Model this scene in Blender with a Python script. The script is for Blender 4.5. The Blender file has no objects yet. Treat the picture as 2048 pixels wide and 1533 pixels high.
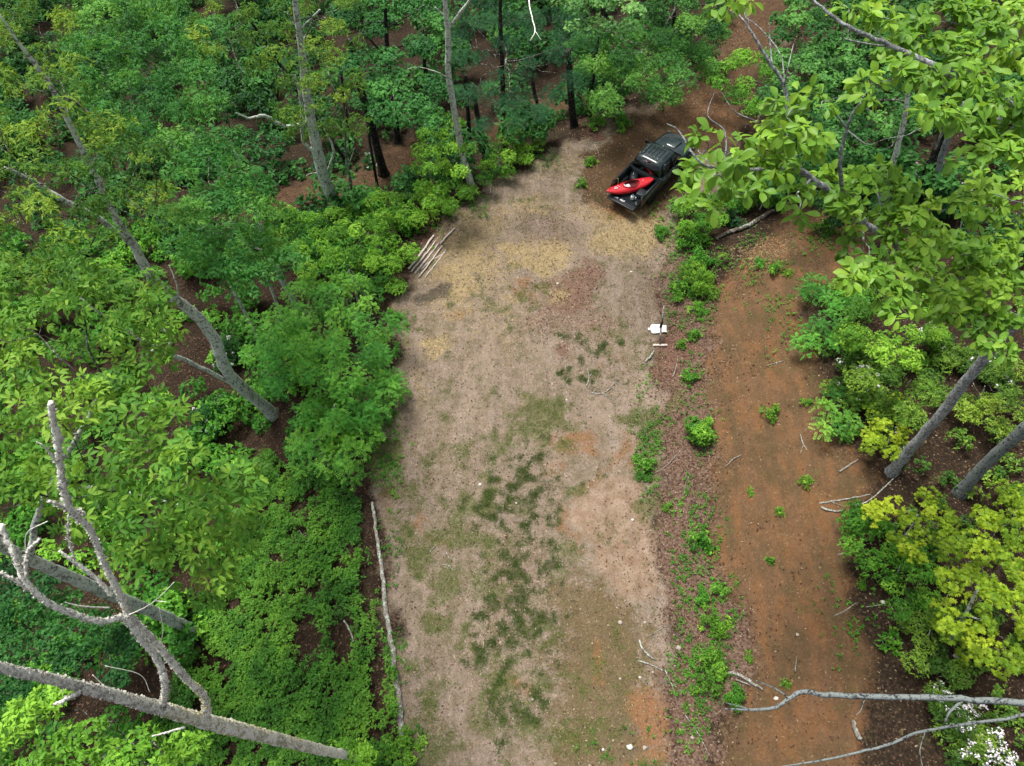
import bpy, math
import numpy as np
from mathutils import Matrix, Vector

S = bpy.context.scene
# ---------------------------------------------------------------- camera, sky, sun, exposure
F = 1420.0; CAM_H = 25.0; PITCH = 58.0
cd = bpy.data.cameras.new("camera"); cam = bpy.data.objects.new("camera", cd)
S.collection.objects.link(cam)
cd.sensor_fit = 'HORIZONTAL'; cd.sensor_width = 36.0; cd.lens = F / 2048 * 36.0
cd.clip_end = 3000.0; cd.clip_start = 0.1
cam.location = (0, 0, CAM_H); cam.rotation_euler = (math.radians(90 - PITCH), 0, 0)
S.camera = cam

SUN_EL, SUN_AZ = 68.0, -40.0          # azimuth from +Y towards +X, degrees
w = bpy.data.worlds.new("World"); S.world = w; w.use_nodes = True
nt = w.node_tree; bg = nt.nodes["Background"]
sky = nt.nodes.new("ShaderNodeTexSky"); sky.sky_type = 'NISHITA'; sky.sun_disc = False
sky.sun_elevation = math.radians(SUN_EL); sky.sun_rotation = math.radians(SUN_AZ)
sky.air_density = 1.0; sky.dust_density = 4.0; sky.ozone_density = 1.0
hs = nt.nodes.new("ShaderNodeHueSaturation"); hs.inputs["Saturation"].default_value = 0.35   # thin even cloud: a pale sky
nt.links.new(sky.outputs[0], hs.inputs["Color"]); nt.links.new(hs.outputs[0], bg.inputs[0])
bg.inputs[1].default_value = 0.05
sl = bpy.data.lights.new("sun", 'SUN'); sl.energy = 1.5; sl.angle = math.radians(18); sl.color = (1.0, 0.96, 0.88)
so = bpy.data.objects.new("sun", sl); S.collection.objects.link(so)
_e, _a = math.radians(SUN_EL), math.radians(SUN_AZ)
so.rotation_euler = Vector((math.sin(_a) * math.cos(_e), math.cos(_a) * math.cos(_e), math.sin(_e))).to_track_quat('Z', 'Y').to_euler()
vs = S.view_settings; vs.view_transform = 'Standard'; vs.look = 'None'; vs.gamma = 1.0; vs.exposure = 1.95
vs.use_curve_mapping = False
S.render.engine = 'CYCLES'
cy = S.cycles
cy.max_bounces = 6; cy.diffuse_bounces = 3; cy.glossy_bounces = 2; cy.transmission_bounces = 4; cy.transparent_max_bounces = 4
cy.use_denoising = True; cy.use_adaptive_sampling = True; cy.adaptive_threshold = 0.01
try: cy.denoising_prefilter = 'ACCURATE'
except Exception: pass

# ---------------------------------------------------------------- projection and terrain
_t = math.radians(PITCH)
FW = np.array([0, math.cos(_t), -math.sin(_t)]); UP = np.array([0, math.sin(_t), math.cos(_t)]); RT = np.array([1.0, 0, 0])
C0 = np.array([0, 0, CAM_H])
def ray(px, py):
    d = FW + RT * ((px - 1024) / F) + UP * ((766.5 - py) / F)
    return d
def pt(px, py, h):
    d = ray(px, py); t = (CAM_H - h) / -d[2]
    return C0 + d * t
def proj(P):
    P = np.asarray(P, float); v = P - C0
    z = v @ FW; z = np.where(z < 0.1, 0.1, z)
    return 1024 + F * (v @ RT) / z, 766.5 - F * (v @ UP) / z, z
def interp_edge(pix):
    w_ = np.array([pt(a, b, 0.0) for a, b in pix]); o = np.argsort(w_[:, 1]); w_ = w_[o]
    return w_[:, 1], w_[:, 0]
LE = interp_edge([(800, 2700), (830, 1640), (815, 1500), (775, 1250), (745, 1010), (752, 880), (778, 780), (788, 640), (835, 520), (905, 425), (985, 370), (1090, 300), (1240, 235), (1370, 165), (1440, 60), (1470, -80), (1490, -200)])
RE = interp_edge([(1345, 2700), (1345, 1640), (1335, 1400), (1335, 1100), (1325, 900), (1322, 700), (1335, 560), (1352, 470), (1400, 410), (1450, 330), (1490, 240), (1545, 120), (1590, 0), (1630, -150)])
def sst(a, b, x):
    t = np.clip((x - a) / (b - a), 0, 1); return t * t * (3 - 2 * t)
def wob(x, y):
    return 0.10 * np.sin(0.31 * x + 1.3) * np.sin(0.27 * y + .4) + 0.05 * np.sin(0.9 * x + .5 * y) + 0.03 * np.sin(1.7 * y - 1.1 * x + 2)
def terr(x, y):
    x = np.asarray(x, float); y = np.asarray(y, float)
    dl = np.interp(y, LE[0], LE[1]) - x - 0.2
    dr = x - np.interp(y, RE[0], RE[1])
    dl = np.maximum(dl, 0) * np.where(y > 22, .75, 1.0); dr = np.maximum(dr, 0)
    hl = -0.52 * np.minimum(np.maximum(dl - .3, 0), 6.5) - 0.20 * np.clip(dl - 10, 0, 25)
    hr = 0.10 * sst(0.2, 1.0, dr) + 0.40 * np.clip(dr - 1.5, 0, 5.0) + 0.16 * np.clip(dr - 6.5, 0, 22)
    return hl + hr + wob(x, y) * (0.35 + .65 * np.clip((dl + dr) / 2, 0, 1))
def gp(px, py):
    d = ray(px, py); t0 = 10.0 / -d[2]; t = t0
    for _ in range(500):
        p = C0 + d * t
        if p[2] <= terr(p[0], p[1]): break
        t += 0.12
    a, b = t - 0.12, t
    for _ in range(14):
        m = (a + b) / 2; p = C0 + d * m
        if p[2] <= terr(p[0], p[1]): b = m
        else: a = m
    p = C0 + d * b
    return np.array([p[0], p[1], float(terr(p[0], p[1]))])
def P3(q):      # (px, py, h): h is a height above the level of the clearing, or None / '+x' for the ground (x above it)
    if q[2] is None: return gp(q[0], q[1])
    if isinstance(q[2], str):
        g = gp(q[0], q[1]); g[2] += float(q[2]); return g
    return pt(q[0], q[1], q[2])

# ---------------------------------------------------------------- mesh helpers
RNG = np.random.default_rng(7)
def nrm(v): return v / np.maximum(np.linalg.norm(v, axis=-1, keepdims=True), 1e-9)
class MB:
    """collects vertices and polygons of any size, with a tint value per vertex"""
    def __init__(s): s.v = []; s.f = []; s.n = 0; s.t = []
    def add(s, verts, faces, tint=0.5):
        verts = np.asarray(verts, float).reshape(-1, 3)
        for fa in (faces if isinstance(faces, list) else [faces]):
            s.f.append(np.asarray(fa, np.int64) + s.n)
        s.v.append(verts); s.n += len(verts)
        s.t.append(np.broadcast_to(np.asarray(tint, float), (len(verts),)).copy())
    def mesh(s, name, smooth=False, origin=None):
        me = bpy.data.meshes.new(name)
        if not s.v: return me
        V = np.concatenate(s.v)
        if origin is not None: V = V - np.asarray(origin)
        tot = np.concatenate([np.full(len(f), f.shape[1]) for f in s.f]); idx = np.concatenate([f.ravel() for f in s.f])
        me.vertices.add(len(V)); me.vertices.foreach_set("co", V.astype(np.float32).ravel())
        me.loops.add(len(idx)); me.loops.foreach_set("vertex_index", idx.astype(np.int32))
        me.polygons.add(len(tot)); st = np.concatenate([[0], np.cumsum(tot)[:-1]])
        me.polygons.foreach_set("loop_start", st.astype(np.int32)); me.polygons.foreach_set("loop_total", tot.astype(np.int32))
        if smooth: me.polygons.foreach_set("use_smooth", np.ones(len(tot), bool))
        a = me.attributes.new("tint", 'FLOAT', 'POINT'); a.data.foreach_set("value", np.concatenate(s.t).astype(np.float32))
        me.update(calc_edges=True); me.validate()
        return me
    def build(s, name, mat, parent=None, smooth=False, origin=None):
        return link(name, s.mesh(name, smooth, origin), mat, parent)
def link(name, me, mat, parent=None):
    o = bpy.data.objects.new(name, me); S.collection.objects.link(o)
    if mat is not None and not me.materials: me.materials.append(mat)
    if parent is not None: o.parent = parent
    return o
def tag(o, label=None, cat=None, group=None, kind=None):
    if label: o["label"] = label
    if cat: o["category"] = cat
    if group: o["group"] = group
    if kind: o["kind"] = kind
    return o
def thing(name, label, cat, loc, group=None, rz=0.0):
    o = bpy.data.objects.new(name, None); S.collection.objects.link(o); o.empty_display_size = .2
    o.location = tuple(loc); o.rotation_euler = (0, 0, rz)
    return tag(o, label, cat, group)
def spline(pts, per=5):
    """Catmull-Rom through rows (any number of columns)"""
    p = np.asarray(pts, float)
    if len(p) < 2: return p
    q = np.vstack([2 * p[0] - p[1], p, 2 * p[-1] - p[-2]]); out = []
    for i in range(1, len(q) - 2):
        for k in range(per):
            t = k / per
            out.append(0.5 * ((2 * q[i]) + (-q[i-1] + q[i+1]) * t + (2*q[i-1] - 5*q[i] + 4*q[i+1] - q[i+2]) * t*t + (-q[i-1] + 3*q[i] - 3*q[i+1] + q[i+2]) * t**3))
    out.append(p[-1]); return np.array(out)
def tube(mb, pts, rad, sides=8, rough=0.0, cap=True, tint=0.5, rng=None):
    P = np.asarray(pts, float); R = np.broadcast_to(np.asarray(rad, float), (len(P),)); n = len(P)
    T = nrm(np.gradient(P, axis=0)); a = np.array([0, 0, 1.0]) if abs(T[0][2]) < .9 else np.array([1.0, 0, 0])
    U = np.zeros_like(P); u = nrm(np.cross(T[0], a)); 
    for i in range(n):
        u = nrm(u - T[i] * (u @ T[i])); U[i] = u
    W = np.cross(T, U); th = np.arange(sides) * 2 * np.pi / sides
    r_ = R[:, None] * (1 + (rough * (rng or RNG).standard_normal((n, sides)) if rough else 0))
    V = P[:, None] + (U[:, None] * np.cos(th)[None, :, None] + W[:, None] * np.sin(th)[None, :, None]) * r_[..., None]
    i, j = np.meshgrid(np.arange(n - 1), np.arange(sides), indexing='ij'); j2 = (j + 1) % sides
    q = np.stack([i * sides + j, i * sides + j2, (i + 1) * sides + j2, (i + 1) * sides + j], -1).reshape(-1, 4)
    fs = [q]
    if cap: fs += [np.arange(sides)[::-1][None], ((n - 1) * sides + np.arange(sides))[None]]
    mb.add(V.reshape(-1, 3), fs, tint)
def box(mb, c, s, rot=None, taper=1.0, tint=0.5):
    v = np.array([[x, y, z] for z in (-.5, .5) for x, y in ((-.5, -.5), (.5, -.5), (.5, .5), (-.5, .5))], float)
    v[4:, :2] *= taper; v = v * np.asarray(s)
    if rot is not None: v = v @ np.asarray(rot).T
    mb.add(v + np.asarray(c), np.array([[3, 2, 1, 0], [4, 5, 6, 7], [0, 1, 5, 4], [1, 2, 6, 5], [2, 3, 7, 6], [3, 0, 4, 7]]), tint)
def bevel(o, w_=0.02, seg=2):
    m = o.modifiers.new("bevel", 'BEVEL'); m.width = w_; m.segments = seg; m.limit_method = 'ANGLE'; m.angle_limit = math.radians(35); return o

# ---------------------------------------------------------------- materials
class NT:
    def __init__(s, name):
        s.m = bpy.data.materials.new(name); s.m.use_nodes = True; s.t = s.m.node_tree; s.t.nodes.clear()
        s.out = s.t.nodes.new("ShaderNodeOutputMaterial")
    def n(s, typ, **kw):
        x = s.t.nodes.new(typ)
        for k, v in kw.items(): setattr(x, k, v)
        return x
    def put(s, sock, v):
        if isinstance(v, bpy.types.NodeSocket): s.t.links.new(v, sock)
        elif isinstance(v, (tuple, list)) and len(v) == 3 and sock.type == 'RGBA': sock.default_value = (*v, 1)
        else: sock.default_value = v
    def attr(s, name, out="Fac"): x = s.n("ShaderNodeAttribute"); x.attribute_name = name; return x.outputs[out]
    def pos(s, obj=True):
        return s.n("ShaderNodeTexCoord").outputs["Object"] if obj else s.n("ShaderNodeNewGeometry").outputs["Position"]
    def noise(s, scale, vec=None, detail=3.0, rough=.55, out="Fac"):
        x = s.n("ShaderNodeTexNoise"); x.inputs["Scale"].default_value = scale; x.inputs["Detail"].default_value = detail; x.inputs["Roughness"].default_value = rough
        if vec is not None: s.put(x.inputs["Vector"], vec)
        return x.outputs[out]
    def math(s, op, a, b=None, c=None, clamp=False):
        x = s.n("ShaderNodeMath", operation=op); x.use_clamp = clamp; s.put(x.inputs[0], a)
        if b is not None: s.put(x.inputs[1], b)
        if c is not None: s.put(x.inputs[2], c)
        return x.outputs[0]
    def mix(s, f, a, b, mode='MIX'):
        x = s.n("ShaderNodeMix", data_type='RGBA', blend_type=mode); s.put(x.inputs[0], f); s.put(x.inputs[6], a); s.put(x.inputs[7], b); return x.outputs[2]
    def ramp(s, f, stops):
        x = s.n("ShaderNodeValToRGB"); e = x.color_ramp.elements
        while len(e) < len(stops): e.new(.5)
        for k, (p, c) in enumerate(stops): e[k].position = p; e[k].color = (*c, 1) if len(c) == 3 else c
        s.put(x.inputs[0], f); return x.outputs[0]
    def remap(s, f, a, b, lo=0.0, hi=1.0):
        x = s.n("ShaderNodeMapRange"); x.clamp = True; s.put(x.inputs[0], f)
        for i, v in enumerate((a, b, lo, hi)): x.inputs[i + 1].default_value = v
        return x.outputs[0]
    def bump(s, h, strength=.4, dist=.02):
        x = s.n("ShaderNodeBump"); x.inputs["Strength"].default_value = strength; x.inputs["Distance"].default_value = dist; s.put(x.inputs["Height"], h); return x.outputs[0]
    def bsdf(s, col, rough=.6, spec=.3, metal=0.0, normal=None, **kw):
        x = s.n("ShaderNodeBsdfPrincipled"); s.put(x.inputs["Base Color"], col); s.put(x.inputs["Roughness"], rough)
        x.inputs["Specular IOR Level"].default_value = spec; s.put(x.inputs["Metallic"], metal)
        if normal is not None: s.put(x.inputs["Normal"], normal)
        for k, v in kw.items(): s.put(x.inputs[k.replace("_", " ")], v)
        return x.outputs[0]
    def done(s, sh): s.t.links.new(sh, s.out.inputs[0]); return s.m
def plain(name, col, rough=.5, spec=.4, metal=0.0, var=.15, scale=6.0, **kw):
    t = NT(name); n_ = t.noise(scale, t.pos())
    c = t.mix(n_, tuple(x * (1 - var) for x in col), tuple(min(1, x * (1 + var)) for x in col))
    return t.done(t.bsdf(c, rough, spec, metal, **kw))
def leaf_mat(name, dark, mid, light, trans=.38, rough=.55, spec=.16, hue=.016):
    gain = (1.05, 1.20, .85); dark, mid, light = [tuple(x * g for x, g in zip(q, gain)) for q in (dark, mid, light)]; dark = tuple(x * .85 for x in dark); light = tuple(x * 1.22 for x in light)  # ramp ends pushed apart: highlights and shade put into the leaf colour
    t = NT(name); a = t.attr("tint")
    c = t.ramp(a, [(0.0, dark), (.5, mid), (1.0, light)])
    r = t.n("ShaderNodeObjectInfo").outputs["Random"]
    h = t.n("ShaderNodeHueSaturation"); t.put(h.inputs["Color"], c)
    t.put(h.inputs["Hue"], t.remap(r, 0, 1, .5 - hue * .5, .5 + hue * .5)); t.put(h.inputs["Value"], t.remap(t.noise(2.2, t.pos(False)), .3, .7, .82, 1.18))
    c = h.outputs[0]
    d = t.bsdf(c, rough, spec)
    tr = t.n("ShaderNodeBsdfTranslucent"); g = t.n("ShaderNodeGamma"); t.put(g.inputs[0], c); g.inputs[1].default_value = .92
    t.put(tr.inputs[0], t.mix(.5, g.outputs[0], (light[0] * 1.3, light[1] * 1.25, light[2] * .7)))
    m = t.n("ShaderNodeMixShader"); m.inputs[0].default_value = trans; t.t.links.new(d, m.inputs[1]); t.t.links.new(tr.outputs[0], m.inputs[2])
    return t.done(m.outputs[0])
def bark_mat(name, dark, mid, light, lichen=(.42, .46, .40), amount=.3, scale=9.0, gain=.55):
    dark, mid, light, lichen = [tuple(x * gain for x in q) for q in (dark, mid, light, lichen)]
    t = NT(name); p = t.pos()
    mp = t.n("ShaderNodeMapping"); mp.inputs["Scale"].default_value = (1, 1, .35); t.put(mp.inputs["Vector"], p)
    a = t.noise(scale * 1.6, mp.outputs[0], 5, .65); b = t.noise(scale * .35, p, 3)
    vo = t.n("ShaderNodeTexVoronoi"); vo.inputs["Scale"].default_value = scale * 1.1; t.put(vo.inputs["Vector"], mp.outputs[0])
    c = t.ramp(a, [(.28, dark), (.5, mid), (.72, light)])
    c = t.mix(t.remap(vo.outputs["Distance"], .0, .45, .55, 0), c, dark)
    lm = t.remap(t.math('ADD', t.noise(scale * .9, p, 5, .7), t.math('MULTIPLY', b, .35)), .74 - amount * .4, .82 - amount * .4)
    c = t.mix(lm, c, t.mix(t.noise(scale * 3, p), lichen, tuple(min(1, x * 1.35) for x in lichen)))
    hgt = t.math('ADD', a, t.math('MULTIPLY', lm, .5))
    return t.done(t.bsdf(c, .9, .15, normal=t.bump(hgt, .9, .03)))

# ---------------------------------------------------------------- ground
def poly_sd(px, py, poly):
    """signed distance in photograph pixels, positive inside"""
    poly = np.asarray(poly, float); n = len(poly); ins = np.zeros(px.shape, bool); d2 = np.full(px.shape, 1e18)
    for i in range(n):
        x1, y1 = poly[i]; x2, y2 = poly[(i + 1) % n]
        c = (y1 > py) != (y2 > py)
        with np.errstate(divide='ignore', invalid='ignore'):
            xs = (x2 - x1) * (py - y1) / (y2 - y1 if y2 != y1 else 1e-9) + x1
        ins ^= c & (px < xs)
        t = np.clip(((px - x1) * (x2 - x1) + (py - y1) * (y2 - y1)) / max((x2 - x1) ** 2 + (y2 - y1) ** 2, 1e-9), 0, 1)
        d2 = np.minimum(d2, (px - x1 - t * (x2 - x1)) ** 2 + (py - y1 - t * (y2 - y1)) ** 2)
    return np.where(ins, 1, -1) * np.sqrt(d2)
_vn = np.random.default_rng(3).random((256, 256))
def vnoise(x, y, s):
    x = x * s + 100.3; y = y * s + 57.7; i = np.floor(x).astype(int); j = np.floor(y).astype(int); u = x - i; v = y - j
    u = u * u * (3 - 2 * u); v = v * v * (3 - 2 * v); g = lambda a, b: _vn[a % 256, b % 256]
    return (g(i, j) * (1 - u) + g(i + 1, j) * u) * (1 - v) + (g(i, j + 1) * (1 - u) + g(i + 1, j + 1) * u) * v
def fbm(x, y, s): return .5 * vnoise(x, y, s) + .3 * vnoise(x, y, s * 2.1) + .2 * vnoise(x, y, s * 4.3)

BANK = [(1425, 600), (1500, 500), (1580, 440), (1720, 450), (1710, 560), (1610, 620), (1625, 720), (1665, 800), (1655, 890), (1770, 960), (1725, 1040), (1700, 1180), (1765, 1300), (1740, 1420), (1700, 1700), (1650, 2100), (1650, 2700), (1430, 2700), (1410, 2000), (1430, 1560), (1490, 1320), (1445, 1100), (1412, 960), (1395, 850), (1410, 700)]
STRIP = [(1330, 470), (1420, 600), (1415, 860), (1440, 1080), (1490, 1300), (1420, 1560), (1400, 2000), (1420, 2700), (1320, 2700), (1325, 1560), (1338, 1300), (1330, 1000), (1318, 800), (1335, 640)]
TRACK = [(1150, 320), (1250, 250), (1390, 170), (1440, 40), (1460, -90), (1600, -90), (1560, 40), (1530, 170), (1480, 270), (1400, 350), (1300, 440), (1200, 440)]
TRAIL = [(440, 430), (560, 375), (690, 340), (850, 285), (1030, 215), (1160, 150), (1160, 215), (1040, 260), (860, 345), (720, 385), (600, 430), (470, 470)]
CLEAR = [(800, 2700), (830, 1900), (830, 1600), (775, 1250), (750, 1010), (757, 880), (783, 780), (795, 640), (840, 520), (910, 428), (990, 372), (1095, 300), (1245, 238), (1380, 165), (1450, 60), (1560, 60), (1490, 240), (1450, 330), (1360, 440), (1340, 560), (1325, 700), (1325, 900), (1335, 1100), (1335, 1600), (1335, 2700)]
CLUMP = [(955, 930), (1110, 900), (1135, 1050), (1125, 1190), (1095, 1300), (1075, 1480), (990, 1490), (975, 1380), (955, 1200), (985, 1090), (930, 1000)]
SAND = [(1195, 965), (1260, 930), (1310, 1010), (1338, 1110), (1320, 1190), (1250, 1210), (1190, 1130), (1165, 1040)]
OLIVE = [(1090, 1180), (1180, 1160), (1290, 1250), (1310, 1420), (1250, 1560), (1080, 1560), (1100, 1350)]
def blob(px, py, L):
    m = np.zeros_like(px)
    for cx, cy_, rx, ry, s in L:
        m = np.maximum(m, s * np.clip(1.35 - 1.0 * np.sqrt(((px - cx) / rx) ** 2 + ((py - cy_) / ry) ** 2), 0, 1))
    return m
GRASS = [(1090, 850, 85, 60, .95), (1020, 880, 60, 40, .6), (900, 1080, 90, 90, .62), (960, 1010, 60, 60, .5), (860, 960, 50, 50, .4), (1292, 870, 38, 100, .75), (1300, 990, 30, 60, .5), (770, 860, 50, 60, .7), (770, 960, 40, 60, .5), (820, 635, 45, 12, .8), (1110, 780, 60, 40, .45), (1350, 760, 20, 60, .5), (1000, 770, 40, 40, .3), (880, 1200, 60, 60, .45), (1020, 405, 30, 14, .6), (930, 1330, 60, 80, .35), (1180, 1010, 40, 30, .4), (810, 1100, 40, 90, .45), (1010, 560, 60, 40, .25), (1230, 560, 60, 40, .25), (1190, 820, 90, 50, .25), (1280, 1520, 60, 40, .5), (1160, 370, 20, 10, .6), (1000, 1100, 160, 400, .32), (840, 1150, 80, 260, .48), (930, 1150, 120, 200, .45), (860, 1400, 70, 180, .42), (1000, 1450, 150, 120, .36), (1180, 1400, 120, 160, .34), (1000, 610, 120, 70, .3), (1230, 640, 80, 120, .28), (900, 900, 90, 90, .35)]
DGREEN = [(1130, 680, 40, 22, .8), (1215, 700, 40, 25, .7), (1170, 745, 60, 30, .55), (1225, 775, 50, 20, .5), (1185, 1000, 30, 20, .5), (1145, 400, 20, 8, .3)]
STRAW = [(1035, 508, 45, 25, 1.0), (1105, 520, 45, 40, 1.0), (930, 500, 60, 60, .72), (905, 560, 60, 60, .72), (1250, 465, 95, 40, .85), (880, 690, 50, 22, .75), (960, 545, 50, 40, .5), (1120, 590, 40, 20, .6), (1060, 420, 60, 30, .6), (960, 440, 60, 40, .6), (980, 620, 60, 40, .4), (850, 740, 30, 80, .35), (1180, 440, 60, 30, .5), (1130, 330, 80, 30, .4), (1000, 660, 80, 60, .3), (920, 630, 60, 40, .45), (1520, 500, 90, 40, .3)]
REDS = [(1145, 590, 60, 45, 1.0), (1185, 545, 40, 25, .9), (1200, 535, 30, 20, .8), (1135, 710, 30, 20, .8), (1100, 640, 60, 40, .5), (1180, 640, 80, 60, .45), (1090, 480, 60, 40, .4), (750, 830, 40, 50, .7), (870, 480, 50, 30, .5), (880, 390, 60, 30, .5), (1170, 250, 60, 20, .6), (1015, 1160, 60, 90, .35), (1350, 700, 30, 70, .9), (790, 1400, 20, 100, .4)]
ORANGE = [(1160, 880, 40, 30, .7), (1110, 930, 40, 20, .6), (1240, 890, 40, 50, .5), (1300, 1430, 42, 75, 1.0), (1280, 1510, 45, 35, .9), (1195, 990, 18, 90, .7), (1195, 1330, 18, 50, .8), (1265, 1130, 40, 60, .5), (1040, 1370, 18, 30, .6), (790, 1000, 14, 60, .6), (1240, 430, 70, 26, .85), (1040, 590, 50, 30, .6), (920, 640, 30, 15, .6), (860, 1040, 14, 40, .6), (870, 1100, 20, 30, .6), (1430, 230, 90, 60, .45), (1480, 100, 60, 100, .25), (1230, 730, 40, 80, .25), (1150, 1060, 24, 60, .5)]
PALE = [(975, 740, 14, 90, .8), (1005, 700, 14, 90, .7), (960, 800, 20, 60, .7), (1100, 700, 25, 60, .5), (860, 700, 60, 30, .4), (1170, 500, 60, 40, .5), (1240, 560, 80, 30, .5), (1300, 790, 30, 40, .9), (1290, 740, 20, 30, .6), (1070, 880, 16, 50, .4), (1215, 830, 18, 90, .6), (1255, 1000, 12, 120, .5), (950, 1000, 30, 40, .5), (1150, 460, 40, 30, .6)]
DARK = [(870, 585, 32, 20, 1.0), (1240, 405, 70, 16, .35), (860, 330, 0.1, .1, 0), (1215, 790, 30, 20, .4), (1120, 1300, 60, 40, .35), (850, 1330, 30, 60, .3)]  # the patch by the truck paints the shadow beneath its tailgate
def zones(x, y, z):
    px, py, dep = proj(np.stack([x, y, z], -1))
    px = px + 110 * (fbm(x, y, .42) - .5) + 46 * (fbm(x + 31, y + 7, 1.7) - .5); py = py + 60 * (fbm(x + 77, y, .5) - .5) + 40 * (fbm(x, y + 53, 1.9) - .5)
    ok = (py > -150) & (py < 3000) & (px > -300) & (px < 2400)
    s = lambda pol, soft: np.where(ok, np.clip(.5 + poly_sd(px, py, pol) / soft, 0, 1), 0)
    Z = {}
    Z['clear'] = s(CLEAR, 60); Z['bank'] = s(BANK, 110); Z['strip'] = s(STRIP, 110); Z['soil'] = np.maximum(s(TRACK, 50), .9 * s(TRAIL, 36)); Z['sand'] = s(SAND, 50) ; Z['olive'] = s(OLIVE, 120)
    n1 = fbm(x, y, 1.6); n2 = fbm(x + 40, y, 3.3); cl = s(CLUMP, 60)
    g = blob(px, py, GRASS) * ok; dg = np.maximum(blob(px, py, DGREEN), cl * .85) * ok
    Z['grass'] = np.clip((g + (n1 - .5) * 1.5 - .28) * 2.2, 0, 1)
    Z['clump'] = np.clip((dg * .62 + (n2 - .5) * 2.0 - .38) * 2.2, 0, 1) * (dg > .05)
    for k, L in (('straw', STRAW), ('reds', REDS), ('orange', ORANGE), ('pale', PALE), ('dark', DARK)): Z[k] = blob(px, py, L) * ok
    return Z
RUTS = [np.array([pt(p_, q_, 0)[:2] for p_, q_ in L_]) for L_ in ([(1216, 930), (1230, 1060), (1240, 1210)], [(1258, 930), (1275, 1060), (1288, 1200)], [(974, 640), (968, 760), (958, 880)], [(1008, 640), (1004, 760), (998, 860)], [(1106, 620), (1100, 760)])]
def rut(x, y):
    h_ = np.zeros(np.shape(x))
    for L_ in RUTS:
        d_ = np.full(np.shape(x), 9.0)
        for p_, q_ in zip(L_[:-1], L_[1:]):
            v_ = q_ - p_; t_ = np.clip(((x - p_[0]) * v_[0] + (y - p_[1]) * v_[1]) / (v_ @ v_), 0, 1); d_ = np.minimum(d_, np.hypot(x - p_[0] - t_ * v_[0], y - p_[1] - t_ * v_[1]))
        h_ += -.055 * np.exp(-(d_ / .16) ** 2) + .030 * np.exp(-((d_ - .34) / .12) ** 2)
    return h_
def axis(a, b, step, far, grow=1.18):
    c = list(np.arange(a, b + 1e-6, step)); s = step; v = b
    while v < far: s *= grow; v += s; c.append(v)
    s = step; v = a; lo = []
    while v > -far: s *= grow; v -= s; lo.append(v)
    return np.array(lo[::-1] + c)
gx, gy = axis(-12, 19, .16, 420), axis(-7, 40, .165, 420)
X, Y = np.meshgrid(gx, gy, indexing='ij'); Zt = terr(X, Y)
_c = (np.abs(X) < 60) & (Y > -20) & (Y < 90)
Zt = Zt + np.where(_c, (fbm(X, Y, 1.3) - .5) * .10 + (vnoise(X, Y, 3.1) - .5) * .045 + rut(X, Y), 0)
_pb = proj(np.stack([X, Y, Zt], -1)); Zt = Zt + np.clip(.5 + poly_sd(_pb[0], _pb[1], BANK) / 60, 0, 1) * _c * ((fbm(X * .6, Y, 1.5) - .5) * .22 + (fbm(X, Y * .5, 4.0) - .5) * .06)
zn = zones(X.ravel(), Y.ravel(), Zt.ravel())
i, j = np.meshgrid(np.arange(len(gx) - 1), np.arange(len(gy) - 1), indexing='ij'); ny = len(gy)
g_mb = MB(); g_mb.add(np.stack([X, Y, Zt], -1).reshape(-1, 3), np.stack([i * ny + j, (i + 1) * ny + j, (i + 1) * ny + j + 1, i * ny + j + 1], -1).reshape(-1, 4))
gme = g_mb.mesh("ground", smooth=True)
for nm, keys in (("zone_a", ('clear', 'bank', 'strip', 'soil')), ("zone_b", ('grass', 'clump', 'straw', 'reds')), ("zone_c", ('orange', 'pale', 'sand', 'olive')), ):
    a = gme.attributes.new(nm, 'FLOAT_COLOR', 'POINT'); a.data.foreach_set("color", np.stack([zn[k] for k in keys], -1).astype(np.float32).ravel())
a = gme.attributes.new("dark", 'FLOAT', 'POINT'); a.data.foreach_set("value", zn['dark'].astype(np.float32))

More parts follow.
